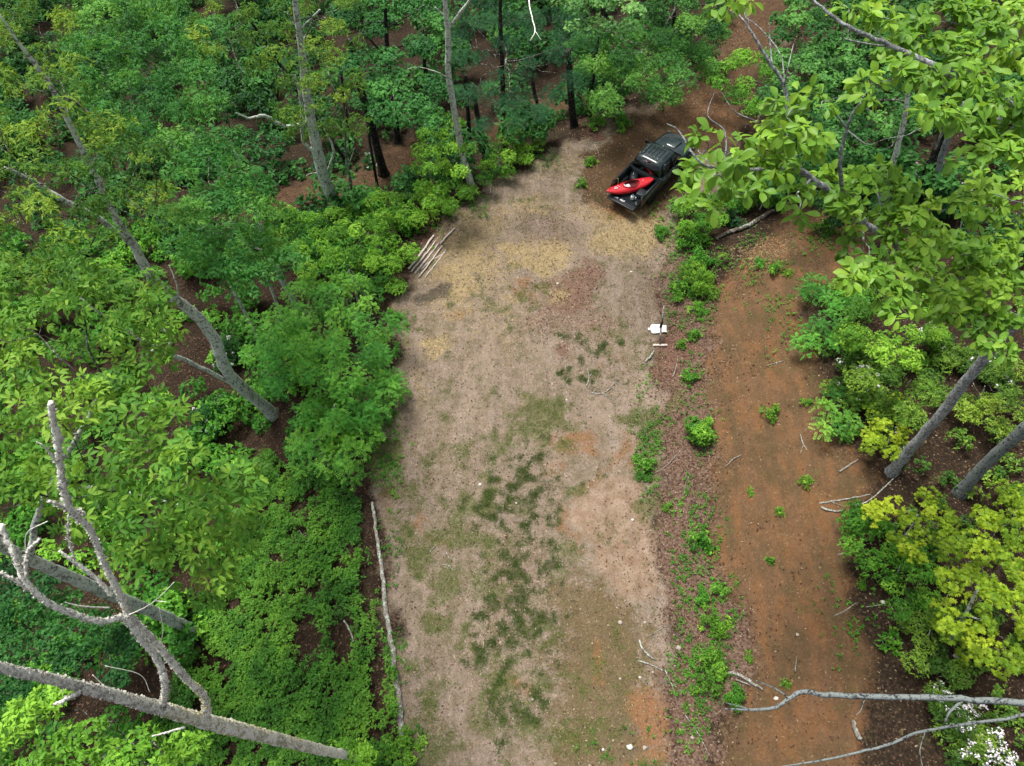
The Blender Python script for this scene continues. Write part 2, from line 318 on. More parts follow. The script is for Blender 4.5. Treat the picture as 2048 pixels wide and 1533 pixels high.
def ground_mat():
    t = NT("soil_and_litter"); p = t.pos(False)
    A = t.n("ShaderNodeSeparateColor"); t.put(A.inputs[0], t.attr("zone_a", "Color")); B = t.n("ShaderNodeSeparateColor"); t.put(B.inputs[0], t.attr("zone_b", "Color"))
    Cc = t.n("ShaderNodeSeparateColor"); t.put(Cc.inputs[0], t.attr("zone_c", "Color"))
    aA, aB, aC = t.attr("zone_a", "Alpha"), t.attr("zone_b", "Alpha"), t.attr("zone_c", "Alpha")
    big = t.noise(.45, p, 4); med = t.noise(2.4, p, 5, .6); fin = t.noise(11, p, 4, .7); spk = t.noise(24, p, 3, .8)
    vo = t.n('ShaderNodeTexVoronoi'); vo.inputs['Scale'].default_value = 19.0; t.put(vo.inputs['Vector'], p); vs_ = t.n('ShaderNodeSeparateColor'); t.put(vs_.inputs[0], vo.outputs['Color']); cell = vs_.outputs[0]; cell2 = vs_.outputs[1]
    brk = t.math('ADD', t.math('MULTIPLY', fin, .55), t.math('MULTIPLY', t.math('ADD', t.math('MULTIPLY', cell, .5), .25), .45))
    def msk(v, n_, k=1.3, g=3.0, off=.5): 
        n_ = t.math('ADD', t.math('MULTIPLY', n_, .45), t.math('MULTIPLY', brk, .55)); x = t.math('ADD', v, t.math('MULTIPLY', t.math('SUBTRACT', n_, .5), k * 1.9)); return t.math('MULTIPLY', t.math('SUBTRACT', x, off), g, clamp=True) if False else t.remap(x, off - .5 / g, off + .5 / g)
    # leaf litter under the trees, colours darkened to imitate the wood's shade
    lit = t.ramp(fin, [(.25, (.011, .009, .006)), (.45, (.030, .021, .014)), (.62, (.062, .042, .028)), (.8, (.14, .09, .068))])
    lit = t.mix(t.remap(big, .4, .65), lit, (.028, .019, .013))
    # clearing: grey-pink dry dirt with thatch
    clr = t.mix(t.remap(big, .35, .65), (.262, .206, .168), (.245, .196, .146))
    clr = t.mix(t.remap(med, .40, .72), clr, (.165, .135, .085))
    clr = t.mix(t.remap(med, .56, .26, 0, .6), clr, (.315, .245, .20))
    spkc = t.mix(1.0, t.ramp(spk, [(.3, (.55, .55, .55)), (.5, (.98, .98, .98)), (.70, (1.36, 1.33, 1.28))]), t.ramp(cell2, [(0, (.72, .70, .69)), (.25, (.94, .94, .94)), (.8, (1.05, 1.04, 1.03)), (.95, (1.12, 1.1, 1.08)), (1, (1.6, 1.55, 1.45))]), 'MULTIPLY')
    mpc = t.n('ShaderNodeMapping'); mpc.inputs['Scale'].default_value = (1.3, .16, 1.0); t.put(mpc.inputs['Vector'], p); lng = t.noise(1.6, mpc.outputs[0], 4, .6)
    clr = t.mix(t.remap(lng, .5, .68, 0, .55), clr, (.335, .27, .225)); clr = t.mix(t.remap(lng, .5, .34, 0, .35), clr, (.19, .15, .10))
    clr = t.mix(.8, clr, spkc, 'MULTIPLY')
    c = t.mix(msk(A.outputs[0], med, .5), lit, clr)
    soil = t.mix(t.remap(med, .35, .7), (.120, .071, .040), (.070, .046, .029)); soil = t.mix(.6, soil, spkc, 'MULTIPLY')  # track and trail soil, the overhanging woods' shade painted into its browns
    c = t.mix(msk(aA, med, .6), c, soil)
    bank = t.mix(t.remap(big, .36, .62), (.205, .122, .070), (.165, .108, .064)); bank = t.mix(t.remap(med, .45, .72, 0, .75), bank, (.125, .078, .036)); bank = t.mix(t.remap(fin, .52, .8, 0, .7), bank, (.30, .19, .115)); mpb = t.n('ShaderNodeMapping'); mpb.inputs['Scale'].default_value = (1.6, .32, 1.0); mpb.inputs['Rotation'].default_value = (0, 0, .12); t.put(mpb.inputs['Vector'], p); stk = t.noise(1.5, mpb.outputs[0], 5, .6)
    bank = t.mix(t.remap(stk, .48, .66, 0, .8), bank, (.255, .130, .060)); bank = t.mix(t.remap(stk, .50, .36, 0, .6), bank, (.125, .088, .050)); bank = t.mix(t.remap(t.noise(.9, p, 4, .6), .46, .66, 0, .7), bank, (.120, .090, .046)); bank = t.mix(1.0, t.mix(.55, bank, spkc, 'MULTIPLY'), (.86, .82, .78), 'MULTIPLY')
    c = t.mix(msk(A.outputs[1], med, .45), c, bank)
    st = t.ramp(fin, [(.25, (.06, .035, .026)), (.45, (.150, .090, .062)), (.60, (.235, .165, .128)), (.76, (.36, .28, .24))])
    c = t.mix(t.math('MULTIPLY', msk(A.outputs[2], med, 1.3), .85), c, st)
    c = t.mix(t.math('MULTIPLY', msk(aC, med, 1.2), .75), c, t.mix(.8, t.mix(fin, (.10, .078, .032), (.17, .12, .06)), spkc, 'MULTIPLY'))
    c = t.mix(t.math('MULTIPLY', msk(Cc.outputs[0], med, 1.3, 2.0), .8), c, t.mix(.5, t.mix(fin, (.30, .15, .075), (.24, .12, .055)), spkc, 'MULTIPLY'))
    c = t.mix(t.math('MULTIPLY', msk(Cc.outputs[1], med, 1.2, 2.0), .75), c, t.mix(.45, (.33, .26, .205), spkc, 'MULTIPLY'))
    c = t.mix(t.math('MULTIPLY', msk(Cc.outputs[2], med, .9, 2.5), .85), c, t.mix(.35, t.mix(t.remap(med, .35, .65), (.36, .27, .20), (.25, .165, .11)), spkc, 'MULTIPLY'))
    c = t.mix(t.math('MULTIPLY', msk(aB, fin, 1.7, 2.4), .8), c, t.mix(.6, t.mix(med, (.155, .075, .055), (.20, .12, .09)), spkc, 'MULTIPLY'))
    c = t.mix(t.math('MULTIPLY', msk(B.outputs[2], t.noise(6, p, 4, .7), 1.9, 2.6), .85), c, t.mix(.7, t.mix(med, (.42, .33, .17), (.33, .245, .13)), spkc, 'MULTIPLY'))
    c = t.mix(t.math('MULTIPLY', msk(B.outputs[0], fin, 1.5, 2.0), .55), c, t.mix(.8, t.mix(med, (.090, .115, .030), (.13, .14, .045)), spkc, 'MULTIPLY'))
    c = t.mix(t.math('MULTIPLY', msk(B.outputs[1], fin, 1.1, 2.2), .5), c, t.mix(.7, (.062, .080, .028), spkc, 'MULTIPLY'))
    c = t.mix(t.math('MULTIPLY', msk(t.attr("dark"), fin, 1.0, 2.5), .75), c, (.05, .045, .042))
    hgt = t.math('ADD', t.math('MULTIPLY', med, .6), t.math('ADD', t.math('MULTIPLY', fin, .35), t.math('MULTIPLY', spk, .16)))
    c = t.mix(1.0, c, (.70, .69, .69), 'MULTIPLY')
    return t.done(t.bsdf(c, .95, .08, normal=t.bump(hgt, .85, .10)))
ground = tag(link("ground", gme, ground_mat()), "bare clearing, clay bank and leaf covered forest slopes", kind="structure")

# ---------------------------------------------------------------- leaves: templates (u along, v across, w lift), polygons
TPL = {
 'quad': (np.array([(0, 0, 0), (.45, -.5, .07), (1, 0, -.10), (.45, .5, .07)]), [np.array([[0, 1, 2], [0, 2, 3]])]),
 'fold': (np.array([(0, 0, 0), (.42, -.5, .05), (1, 0, -.16), (.42, .5, .05), (.5, 0, -.02)]), [np.array([[0, 1, 4], [1, 2, 4], [0, 4, 3], [4, 2, 3]])]),
 'oval': (np.array([(0, 0, 0), (.28, -.38, .05), (.62, -.5, .03), (1, 0, -.18), (.62, .5, .03), (.28, .38, .05), (.3, 0, 0), (.66, 0, -.05)]),
          [np.array([[0, 1, 6], [0, 6, 5], [2, 3, 7], [7, 3, 4]]), np.array([[1, 2, 7, 6], [6, 7, 4, 5]])]),
 'obov': (np.array([(0, 0, 0), (.12, -.06, .0), (.4, -.34, .05), (.58, -.47, .05), (.74, -.5, .02), (.88, -.32, -.06), (1, 0, -.16), (.88, .32, -.06), (.74, .5, .02), (.58, .47, .05), (.4, .34, .05), (.12, .06, 0), (.4, 0, .0), (.72, 0, -.05)]),
          [np.array([[0, 1, 12], [0, 12, 11], [5, 6, 13], [13, 6, 7], [1, 2, 12], [12, 10, 11]]), np.array([[2, 3, 13, 12], [3, 4, 5, 13], [13, 7, 8, 9], [12, 13, 9, 10]])]),
 'oak': (np.array([(0, 0, 0), (.2, -.10, 0), (.28, -.42, .04), (.42, -.14, 0), (.62, -.5, .04), (.70, -.16, -.03), (1, 0, -.14), (.70, .16, -.03), (.62, .5, .04), (.42, .14, 0), (.28, .42, .04), (.2, .10, 0)]),
         [np.array([[1, 2, 3], [3, 4, 5], [7, 8, 9], [9, 10, 11], [0, 1, 11], [5, 6, 7]]), np.array([[1, 3, 9, 11], [3, 5, 7, 9]])]),
 'maple': (np.array([(0, 0, 0), (.10, -.5, .02), (.30, -.24, .0), (.62, -.52, -.02), (.62, -.18, .0), (1, 0, -.10), (.62, .18, 0), (.62, .52, -.02), (.30, .24, 0), (.10, .5, .02), (.35, 0, .04)]),
           [np.array([[0, 1, 2], [2, 3, 4], [6, 7, 8], [8, 9, 0], [0, 2, 10], [2, 4, 10], [10, 6, 8], [10, 8, 0]]), np.array([[4, 5, 6, 10]])]),
 'oaklet': (np.array([(0, 0, 0), (.5, -.2, .04), (1, 0, -.12), (.5, .2, .04), (.30, -.5, .0), (.62, 0, .0), (.30, .5, .0), (.5, 0, -.06)]), [np.array([[0, 1, 2], [0, 2, 3], [4, 5, 7], [5, 6, 7]])]),
 'needle': (np.array([(0, -.5, 0), (0, .5, 0), (1, 0, -.12)]), [np.array([[0, 1, 2]])]),
}
def leaf_frames(d, up_bias, rng):
    """normal near the sky for each leaf direction"""
    up = np.array([0, 0, 1.0]) + up_bias * rng.standard_normal(d.shape)
    n = nrm(up - d * np.sum(up * d, -1, keepdims=True)); return n
def add_leaves(mb, tpl, pos, d, n, L, W, tint):
    T, faces = TPL[tpl]; s = np.cross(n, d); k = len(T)
    V = pos[:, None] + d[:, None] * (T[:, 0][None, :, None] * L[:, None, None]) + s[:, None] * (T[:, 1][None, :, None] * W[:, None, None]) + n[:, None] * (T[:, 2][None, :, None] * L[:, None, None])
    off = (np.arange(len(pos)) * k)[:, None, None]
    mb.add(V.reshape(-1, 3), [(f[None] + off).reshape(-1, f.shape[1]) for f in faces], np.repeat(tint, k))
class Sp:
    def __init__(s, tpl, L, W, k, mat, lai=2.6, droop=.35, spread=1.1, pin=0, rach=.3, flat=.5, ub=.35, tint=(.45, .25)):
        s.__dict__.update(locals())
def rosettes(sp, tips, axis_, ctint, rng):
    """leaf transforms for every twig tip: (pos, d, n, L, W, tint)"""
    m = len(tips); k = sp.k
    a0 = rng.random((m, 1)) * 6.283; az = a0 + (np.arange(k)[None] + .35 * rng.standard_normal((m, k))) * 6.283 / k
    ref = np.where(np.abs(axis_[:, 2:3]) < .9, np.array([[0, 0, 1.0]]), np.array([[1.0, 0, 0]])); u = nrm(np.cross(axis_, ref)); v = np.cross(axis_, u)
    al = sp.spread + .28 * rng.standard_normal((m, k))
    D = axis_[:, None] * np.cos(al)[..., None] + (u[:, None] * np.cos(az)[..., None] + v[:, None] * np.sin(az)[..., None]) * np.sin(al)[..., None]
    D[..., 2] -= sp.droop * (0.6 + .8 * rng.random((m, k))); D = nrm(D).reshape(-1, 3); pos = np.repeat(tips, k, 0) + .02 * rng.standard_normal((m * k, 3))
    T = np.repeat(ctint, k) + .10 * rng.standard_normal(m * k)
    if not sp.pin:
        N = leaf_frames(D, sp.ub, rng); L = sp.L * (.45 + .85 * rng.random(m * k) ** .8); W = sp.W * L / sp.L * (.85 + .3 * rng.random(m * k))
        return pos, D, N, L, W, np.clip(T, 0, 1)
    N = leaf_frames(D, sp.ub, rng); Sd = np.cross(N, D); q = sp.pin; rl = sp.rach * (.7 + .5 * rng.random(m * k))
    us = np.linspace(.30, .95, q); out = []
    for i_, u_ in enumerate(us):
        for sg in (-1, 1):
            p = pos + D * (u_ * rl)[:, None]; p[:, 2] -= .18 * rl * u_ * u_
            out.append((p, nrm(D * .62 + Sd * sg * .8 + np.array([0, 0, -.12]) + .12 * rng.standard_normal(D.shape))))
    out.append((pos + D * rl[:, None] * .97 - np.array([0, 0, .16]) * rl[:, None], nrm(D + np.array([0, 0, -.25]))))
    P = np.concatenate([o[0] for o in out]); D2 = np.concatenate([o[1] for o in out]); N2 = nrm(np.tile(N, (len(out), 1)) - D2 * np.sum(np.tile(N, (len(out), 1)) * D2, -1, keepdims=True))
    L = sp.L * (.7 + .45 * rng.random(len(P))); W = sp.W * L / sp.L
    return P, D2, N2, L, W, np.clip(np.tile(T, len(out)) + .06 * rng.standard_normal(len(P)), 0, 1)
def clump_tips(sp, c, r, rng, hub=None):
    """twig tips through one flattened bough"""
    per = sp.k * (2 * sp.pin + 1 if sp.pin else 1); a = sp.L * sp.W * .55
    m = max(3, int(sp.lai * np.pi * r * r / (per * a)))
    q = rng.standard_normal((m, 3)); q[:, 2] = np.abs(q[:, 2]) * .9 - .28; q = nrm(q)
    rad = (rng.random(m) ** .45)[:, None]; off = q * rad * np.array([r, r, r * sp.flat]); tips = c + off
    ax = nrm(off / np.array([1, 1, max(sp.flat, .2)]) + np.array([0, 0, .35 * r]))
    return tips, ax
def tree_leaves(sp, clumps, rng):
    A = []
    for c, r in clumps:
        tips, ax = clump_tips(sp, c, r, rng); ct = sp.tint[0] + sp.tint[1] * rng.standard_normal()
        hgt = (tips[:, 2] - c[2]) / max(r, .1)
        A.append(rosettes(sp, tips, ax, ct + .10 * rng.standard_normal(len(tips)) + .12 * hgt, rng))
    return [np.concatenate([a_[i_] for a_ in A]) for i_ in range(6)]
def sample_poly(poly, spacing, rng):
    poly = np.asarray(poly, float); lo, hi = poly.min(0), poly.max(0); pts = []
    n = int((hi[0] - lo[0]) * (hi[1] - lo[1]) / spacing ** 2 * 14) + 20
    c = lo + rng.random((n, 2)) * (hi - lo); c = c[poly_sd(c[:, 0], c[:, 1], poly) > -spacing * .12]
    for q in c:
        if all((q[0] - p[0]) ** 2 + (q[1] - p[1]) ** 2 > spacing ** 2 for p in pts): pts.append(q)
    return np.array(pts) if pts else poly.mean(0)[None]
def region_clumps(poly, h, dome, spacing, rng, rj=.62, layers=1.5, floor=None, hvar=.5):
    """boughs of a crown that covers this outline, domed: highest at its middle, more boughs lower inside"""
    ctr = np.mean(np.asarray(poly, float), 0); R = np.max(np.linalg.norm(np.asarray(poly) - ctr, axis=1)); out = []
    for lay in range(3):
        if lay and layers <= lay * .5: break
        for q in sample_poly(poly, spacing * (1 if lay == 0 else 1.25), rng):
            rr = np.linalg.norm(q - ctr) / R
            hh = h + dome * (1 - rr * rr) + hvar * rng.standard_normal() - lay * (1.3 + .7 * rng.random())
            P = pt(q[0], q[1], hh); g = float(terr(P[0], P[1])) + .5
            if P[2] < g: P = gp(q[0], q[1]); P[2] += .5
            dep = (P - C0) @ FW
            out.append((P, spacing * dep / F * rj * (.75 + .5 * rng.random())))
    return out
def wander(a, b, k, amp, rng, sag=0.0):
    t = np.linspace(0, 1, k)[:, None]; p = a + (b - a) * t
    e = np.sin(np.pi * t); p = p + e * amp * np.linalg.norm(b - a) * rng.standard_normal(3) * .5 + np.concatenate([np.zeros((1, 3)), amp * .25 * np.linalg.norm(b - a) * rng.standard_normal((k - 2, 3)), np.zeros((1, 3))])
    p[:, 2] += (e[:, 0]) * sag; return p
def path_pts(spec): return np.array([list(P3(q)) + [q[3]] for q in spec])
def make_tree(name, label, cat, trunk, limbs, bark, sp=None, clumps=None, seed=1, group=None, parts=0, limb_name="limb", sides=12, rough=.035, twig=.022, tip_twigs=.12, pale_twigs=False, rs=1.0):
    rng = np.random.default_rng(seed)
    tp = path_pts(trunk); base = tp[0, :3].copy(); root = thing(name, label, cat, base, group)
    tp = tp.copy(); tp[0, 2] -= .25; tp[:, 3] *= rs
    full = spline(tp, 8 if rough < .1 else 22); full[:, 3] = np.maximum(full[:, 3], .006)
    full[:, :3] += .06 * full[:, 3:4] * rng.standard_normal((len(full), 3)) * (np.arange(len(full)) > 0)[:, None]
    flare = 1 + .8 * np.exp(-np.linalg.norm(full[:, :3] - full[0, :3], axis=1) / .38)
    mb = MB(); tube(mb, full[:, :3], full[:, 3] * flare, sides, rough, rng=rng); mb.build("trunk", bark, root, True, base)
    sk = [full]
    for lm in limbs:
        q = spline(path_pts(lm), 6 if rough < .1 else 14); q[:, 3] *= (1.0 if pale_twigs else rs); q[:, :3] += .18 * q[:, 3:4] * rng.standard_normal((len(q), 3)); q[:, 3] = np.maximum(q[:, 3], .004)
        mb = MB(); tube(mb, q[:, :3], q[:, 3], max(6, sides - 3), rough * 1.4, rng=rng); mb.build(limb_name, bark, root, True, base); sk.append(q)
    if clumps:
        SK = np.concatenate(sk); mb = MB()
        SKw = SK[len(full) // 3:] if len(sk) > 0 else SK
        for c, r in clumps:
            dist = np.linalg.norm(SKw[:, :3] - c, axis=1) + 1.2 * np.maximum(SKw[:, 2] - c[2] + .2, 0)
            b = SKw[np.argmin(dist)]; p = wander(b[:3], c + np.array([0, 0, -.25 * r]), 6, .12, rng)
            r0 = min(b[3] * .6, .012 + .012 * np.linalg.norm(c - b[:3]) + .01); tube(mb, spline(p, 2), np.linspace(r0, .010, 11), 4, cap=False)
            tips, ax = clump_tips(sp, c, r, rng)
            for tpn in tips[rng.random(len(tips)) < min(tip_twigs, 6 / max(1, len(tips)))]:
                e = c + np.array([0, 0, -.25 * r]); tube(mb, wander(e, tpn, 3, .10, rng), [.010, .006, .003], 3, cap=False)
            SKw = np.vstack([SKw, np.hstack([spline(p, 2), np.linspace(r0, .01, 11)[:, None]])[3:8]])
        tag(mb.build("branches", bark if pale_twigs else BK["twig"], root, True, base), kind="stuff")
        A = tree_leaves(sp, clumps, rng); crown(root, base, sp, A, parts)
    return root
UNIT = {}
def crown(root, base, sp, A, parts):
    pos, d, n, L, W, T = A; keep = np.ones(len(pos), bool)
    if parts:
        px, py, dep = proj(pos + d * (L * .5)[:, None]); ins = (px > -5) & (px < 2053) & (py > -5) & (py < 1538)
        cell = np.floor(px / 9).astype(int) * 100000 + np.floor(py / 9).astype(int); o = np.argsort(dep); o = o[ins[o]]
        _, first = np.unique(cell[o], return_index=True); vis = o[first]; facing = np.abs(np.sum(n[vis] * nrm(pos[vis] - C0), -1))
        pick = vis[np.argsort(-(L[vis] / dep[vis] * (.3 + facing)))][:parts]; keep[pick] = False
        for ii in pick:
            kv = int(np.clip(T[ii] * 6, 0, 5)); key = (sp.tpl, sp.mat.name, kv)
            if key not in UNIT:
                u = MB(); add_leaves(u, sp.tpl, np.zeros((1, 3)), np.array([[1.0, 0, 0]]), np.array([[0, 0, 1.0]]), np.ones(1), np.ones(1), np.array([(kv + .5) / 6])); m_ = u.mesh("leaf"); m_.materials.append(sp.mat); UNIT[key] = m_
            o_ = bpy.data.objects.new("leaf", UNIT[key]); S.collection.objects.link(o_); o_.parent = root
            s_ = np.cross(n[ii], d[ii]); M = Matrix.Identity(4)
            for r_ in range(3):
                M[r_][0] = d[ii][r_] * L[ii]; M[r_][1] = s_[r_] * W[ii]; M[r_][2] = n[ii][r_] * L[ii]; M[r_][3] = pos[ii][r_] - base[r_]
            o_.matrix_basis = M
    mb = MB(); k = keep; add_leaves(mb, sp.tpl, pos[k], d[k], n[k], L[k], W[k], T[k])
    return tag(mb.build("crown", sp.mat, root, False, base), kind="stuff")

# leaf colours
G = {}
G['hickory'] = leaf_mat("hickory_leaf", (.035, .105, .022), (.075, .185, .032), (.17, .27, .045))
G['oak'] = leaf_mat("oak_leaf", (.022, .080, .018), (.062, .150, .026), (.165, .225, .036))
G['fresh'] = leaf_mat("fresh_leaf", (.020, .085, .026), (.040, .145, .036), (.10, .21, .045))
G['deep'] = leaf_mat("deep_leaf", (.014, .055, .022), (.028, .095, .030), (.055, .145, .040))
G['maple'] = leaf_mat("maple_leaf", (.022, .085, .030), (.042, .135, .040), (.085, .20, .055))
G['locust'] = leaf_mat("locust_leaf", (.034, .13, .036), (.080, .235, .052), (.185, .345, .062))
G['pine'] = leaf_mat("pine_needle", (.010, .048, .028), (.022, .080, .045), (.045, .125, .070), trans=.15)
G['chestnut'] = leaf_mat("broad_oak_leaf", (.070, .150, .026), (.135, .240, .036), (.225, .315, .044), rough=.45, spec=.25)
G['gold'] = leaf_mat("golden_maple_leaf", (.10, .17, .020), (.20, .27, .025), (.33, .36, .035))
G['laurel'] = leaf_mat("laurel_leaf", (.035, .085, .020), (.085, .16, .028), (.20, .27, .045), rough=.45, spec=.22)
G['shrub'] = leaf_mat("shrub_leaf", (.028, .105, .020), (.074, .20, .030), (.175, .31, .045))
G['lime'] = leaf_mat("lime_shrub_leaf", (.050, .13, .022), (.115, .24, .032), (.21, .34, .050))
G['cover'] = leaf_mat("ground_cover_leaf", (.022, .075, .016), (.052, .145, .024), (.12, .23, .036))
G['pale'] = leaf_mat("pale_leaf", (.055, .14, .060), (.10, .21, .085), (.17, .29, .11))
SPEC = {
 'hickory': Sp('oval', .150, .056, 3, G['hickory'], lai=2.3, droop=.45, spread=1.15, pin=2, rach=.24, flat=.55, tint=(.5, .27)),
 'oak': Sp('oaklet', .145, .12, 6, G['oak'], lai=2.3, droop=.25, spread=1.2, flat=.5, tint=(.5, .27)),
 'fresh': Sp('fold', .15, .060, 3, G['fresh'], lai=2.3, droop=.5, spread=1.2, pin=2, rach=.22, flat=.42, tint=(.5, .27)),
 'deep': Sp('fold', .13, .075, 6, G['deep'], lai=2.3, droop=.35, spread=1.25, flat=.42, tint=(.5, .27)),
 'maple': Sp('fold', .15, .12, 6, G['maple'], lai=2.0, droop=.3, spread=1.35, flat=.30, ub=.2, tint=(.5, .27)),
 'locust': Sp('quad', .066, .031, 5, G['locust'], lai=1.75, droop=.30, spread=1.15, pin=6, rach=.28, flat=.45, ub=.25, tint=(.5, .27)),
 'chestnut': Sp('obov', .225, .105, 7, G['chestnut'], lai=2.7, droop=.55, spread=1.15, flat=.5, ub=.3, tint=(.55, .2)),
 'gold': Sp('maple', .115, .12, 6, G['gold'], lai=2.2, droop=.3, spread=1.3, flat=.45, ub=.3, tint=(.5, .27)),
 'laurel': Sp('fold', .105, .042, 8, G['laurel'], lai=2.2, droop=.15, spread=1.05, flat=.6, tint=(.5, .27)),
 'shrub': Sp('fold', .10, .052, 6, G['shrub'], lai=2.4, droop=.25, spread=1.15, flat=.65, tint=(.5, .27)),
 'lime': Sp('fold', .13, .062, 6, G['lime'], lai=2.3, droop=.35, spread=1.15, flat=.6, tint=(.5, .27)),
 'pale': Sp('fold', .15, .10, 6, G['pale'], lai=2.2, droop=.3, spread=1.2, flat=.45, tint=(.5, .27)),
 'pine': Sp('needle', .14, .007, 26, G['pine'], lai=.95, droop=.08, spread=.95, flat=.40, ub=.8, tint=(.5, .27)),
 'sumac': Sp('quad', .09, .038, 4, G['locust'], lai=1.8, droop=.35, spread=1.15, pin=5, rach=.34, flat=.5, ub=.25, tint=(.62, .2)),
}
BK = {
 'twig': bark_mat("twig_bark", (.03, .024, .018), (.07, .058, .045), (.14, .12, .10), amount=.1),
 'grey': bark_mat("grey_bark", (.040, .036, .033), (.17, .155, .145), (.36, .34, .32), amount=.4, scale=13, gain=1.05),
 'pale': bark_mat("pale_bark", (.12, .12, .125), (.20, .20, .21), (.28, .28, .295), (.36, .38, .38), .30, 16, gain=.78),
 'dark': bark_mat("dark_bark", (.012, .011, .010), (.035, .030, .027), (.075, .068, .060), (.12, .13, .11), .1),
 'brown': bark_mat("brown_bark", (.05, .035, .027), (.16, .11, .085), (.33, .25, .20), amount=.2),
 'lichen': bark_mat("lichen_bark", (.08, .058, .05), (.23, .19, .17), (.42, .38, .34), (.50, .50, .44), .85, 16, gain=1.35),
 'blue': bark_mat("blue_grey_bark", (.022, .024, .028), (.085, .09, .10), (.25, .27, .29), (.40, .45, .44), .45, 17, gain=.38),
 'stick': bark_mat("weathered_stick", (.12, .10, .085), (.26, .22, .19), (.42, .37, .33), amount=.2, scale=14, gain=.8),
 'poles': bark_mat("bleached_pole", (.24, .19, .17), (.40, .33, .30), (.54, .47, .44), amount=.05, scale=14, gain=1.3),
}

# ---------------------------------------------------------------- trees
def up_path(spec):
    """a trunk: rows (px, py, r) above the first row's ground point, each at the height where it stands most nearly over the base"""
    b = gp(spec[0][0], spec[0][1]); out = [(spec[0][0], spec[0][1], None, spec[0][2])]
    for px, py, r in spec[1:]:
        d = ray(px, py); t = ((b - C0)[:2] @ d[:2]) / (d[:2] @ d[:2]); out.append((px, py, float((C0 + d * t)[2]), r))
    return out
def spots(L, hf, spread=1.0):
    out = []
    for px, py, r in L:
        P = pt(px, py, hf(px, py)); out.append((P, (r if px > 1460 else r * .82) * spread * float((P - C0) @ FW) / F))
    return out
rg = lambda s: np.random.default_rng(s)

# the broad-leaved oak whose limbs reach over the truck
hc = lambda px, py: float(np.interp(px, [1340, 1560, 1740, 1900, 2060], [18.2, 17.2, 15.7, 14.4, 13.6]) if py > 320 - .12 * (px - 1340) and px < 1690 or py > 330 else np.interp(px, [1430, 1560, 1700, 1800, 2050], [18.8, 17.6, 18.2, 18.2, 17.2])) + .35 * math.sin(px * .071 + py * .053)
CH = [(1415, 280, 30), (1468, 300, 34), (1388, 345, 36), (1445, 350, 36), (1500, 330, 34), (1535, 265, 30), (1575, 235, 30), (1622, 190, 24), (1640, 212, 20), (1550, 205, 24), (1605, 262, 32), (1640, 280, 26), (1385, 385, 30), (1415, 415, 22), (1490, 378, 30), (1560, 335, 30), (1590, 390, 26), (1600, 420, 18), (1535, 310, 30),
      (1690, 400, 32), (1720, 365, 30), (1760, 350, 30), (1790, 385, 32), (1835, 405, 30), (1690, 430, 24), (1650, 365, 30), (1770, 450, 34), (1820, 445, 34), (1865, 465, 34), (1905, 485, 34), (1800, 500, 34), (1850, 520, 36), (1730, 500, 32), (1745, 550, 34), (1795, 565, 36), (1880, 570, 36), (1950, 545, 38), (2005, 505, 36), (2035, 560, 34), (1905, 615, 34), (1960, 645, 34), (2015, 625, 34), (1785, 610, 30), (1985, 580, 32), (1930, 590, 30), (2000, 690, 26), (1950, 500, 30), (1710, 560, 26), (1840, 600, 32),
      (1760, 20, 34), (1820, 40, 36), (1890, 20, 36), (1960, 30, 36), (2025, 12, 36), (1785, 85, 34), (1850, 92, 36), (1920, 100, 36), (1990, 75, 36), (2042, 110, 34), (1740, 155, 24), (1728, 190, 20), (1830, 125, 30), (1885, 170, 36), (1950, 155, 36), (2012, 200, 36), (1855, 150, 30), (1960, 235, 34), (1892, 228, 34), (2002, 262, 34), (2034, 300, 32), (1980, 290, 30), (1940, 330, 28), (1855, 215, 30), (1800, 130, 24), (2035, 40, 30), (1700, 12, 20),
      (2010, 190, 30), (2032, 372, 28), (1962, 372, 26), (1932, 402, 26), (1990, 412, 26), (1970, 440, 24), (2035, 440, 28), (1440, 12, 22), (1490, 2, 16), (2040, 240, 28)]
tr_r1 = up_path([(1785, 945, .29), (1830, 888, .27), (1880, 830, .26), (1935, 758, .25), (1990, 690, .24), (2040, 640, .22)]) + [(2170, 525, 12.8, .19), (2300, 385, 15.0, .14), (2391, 286, 16.6, .09)]
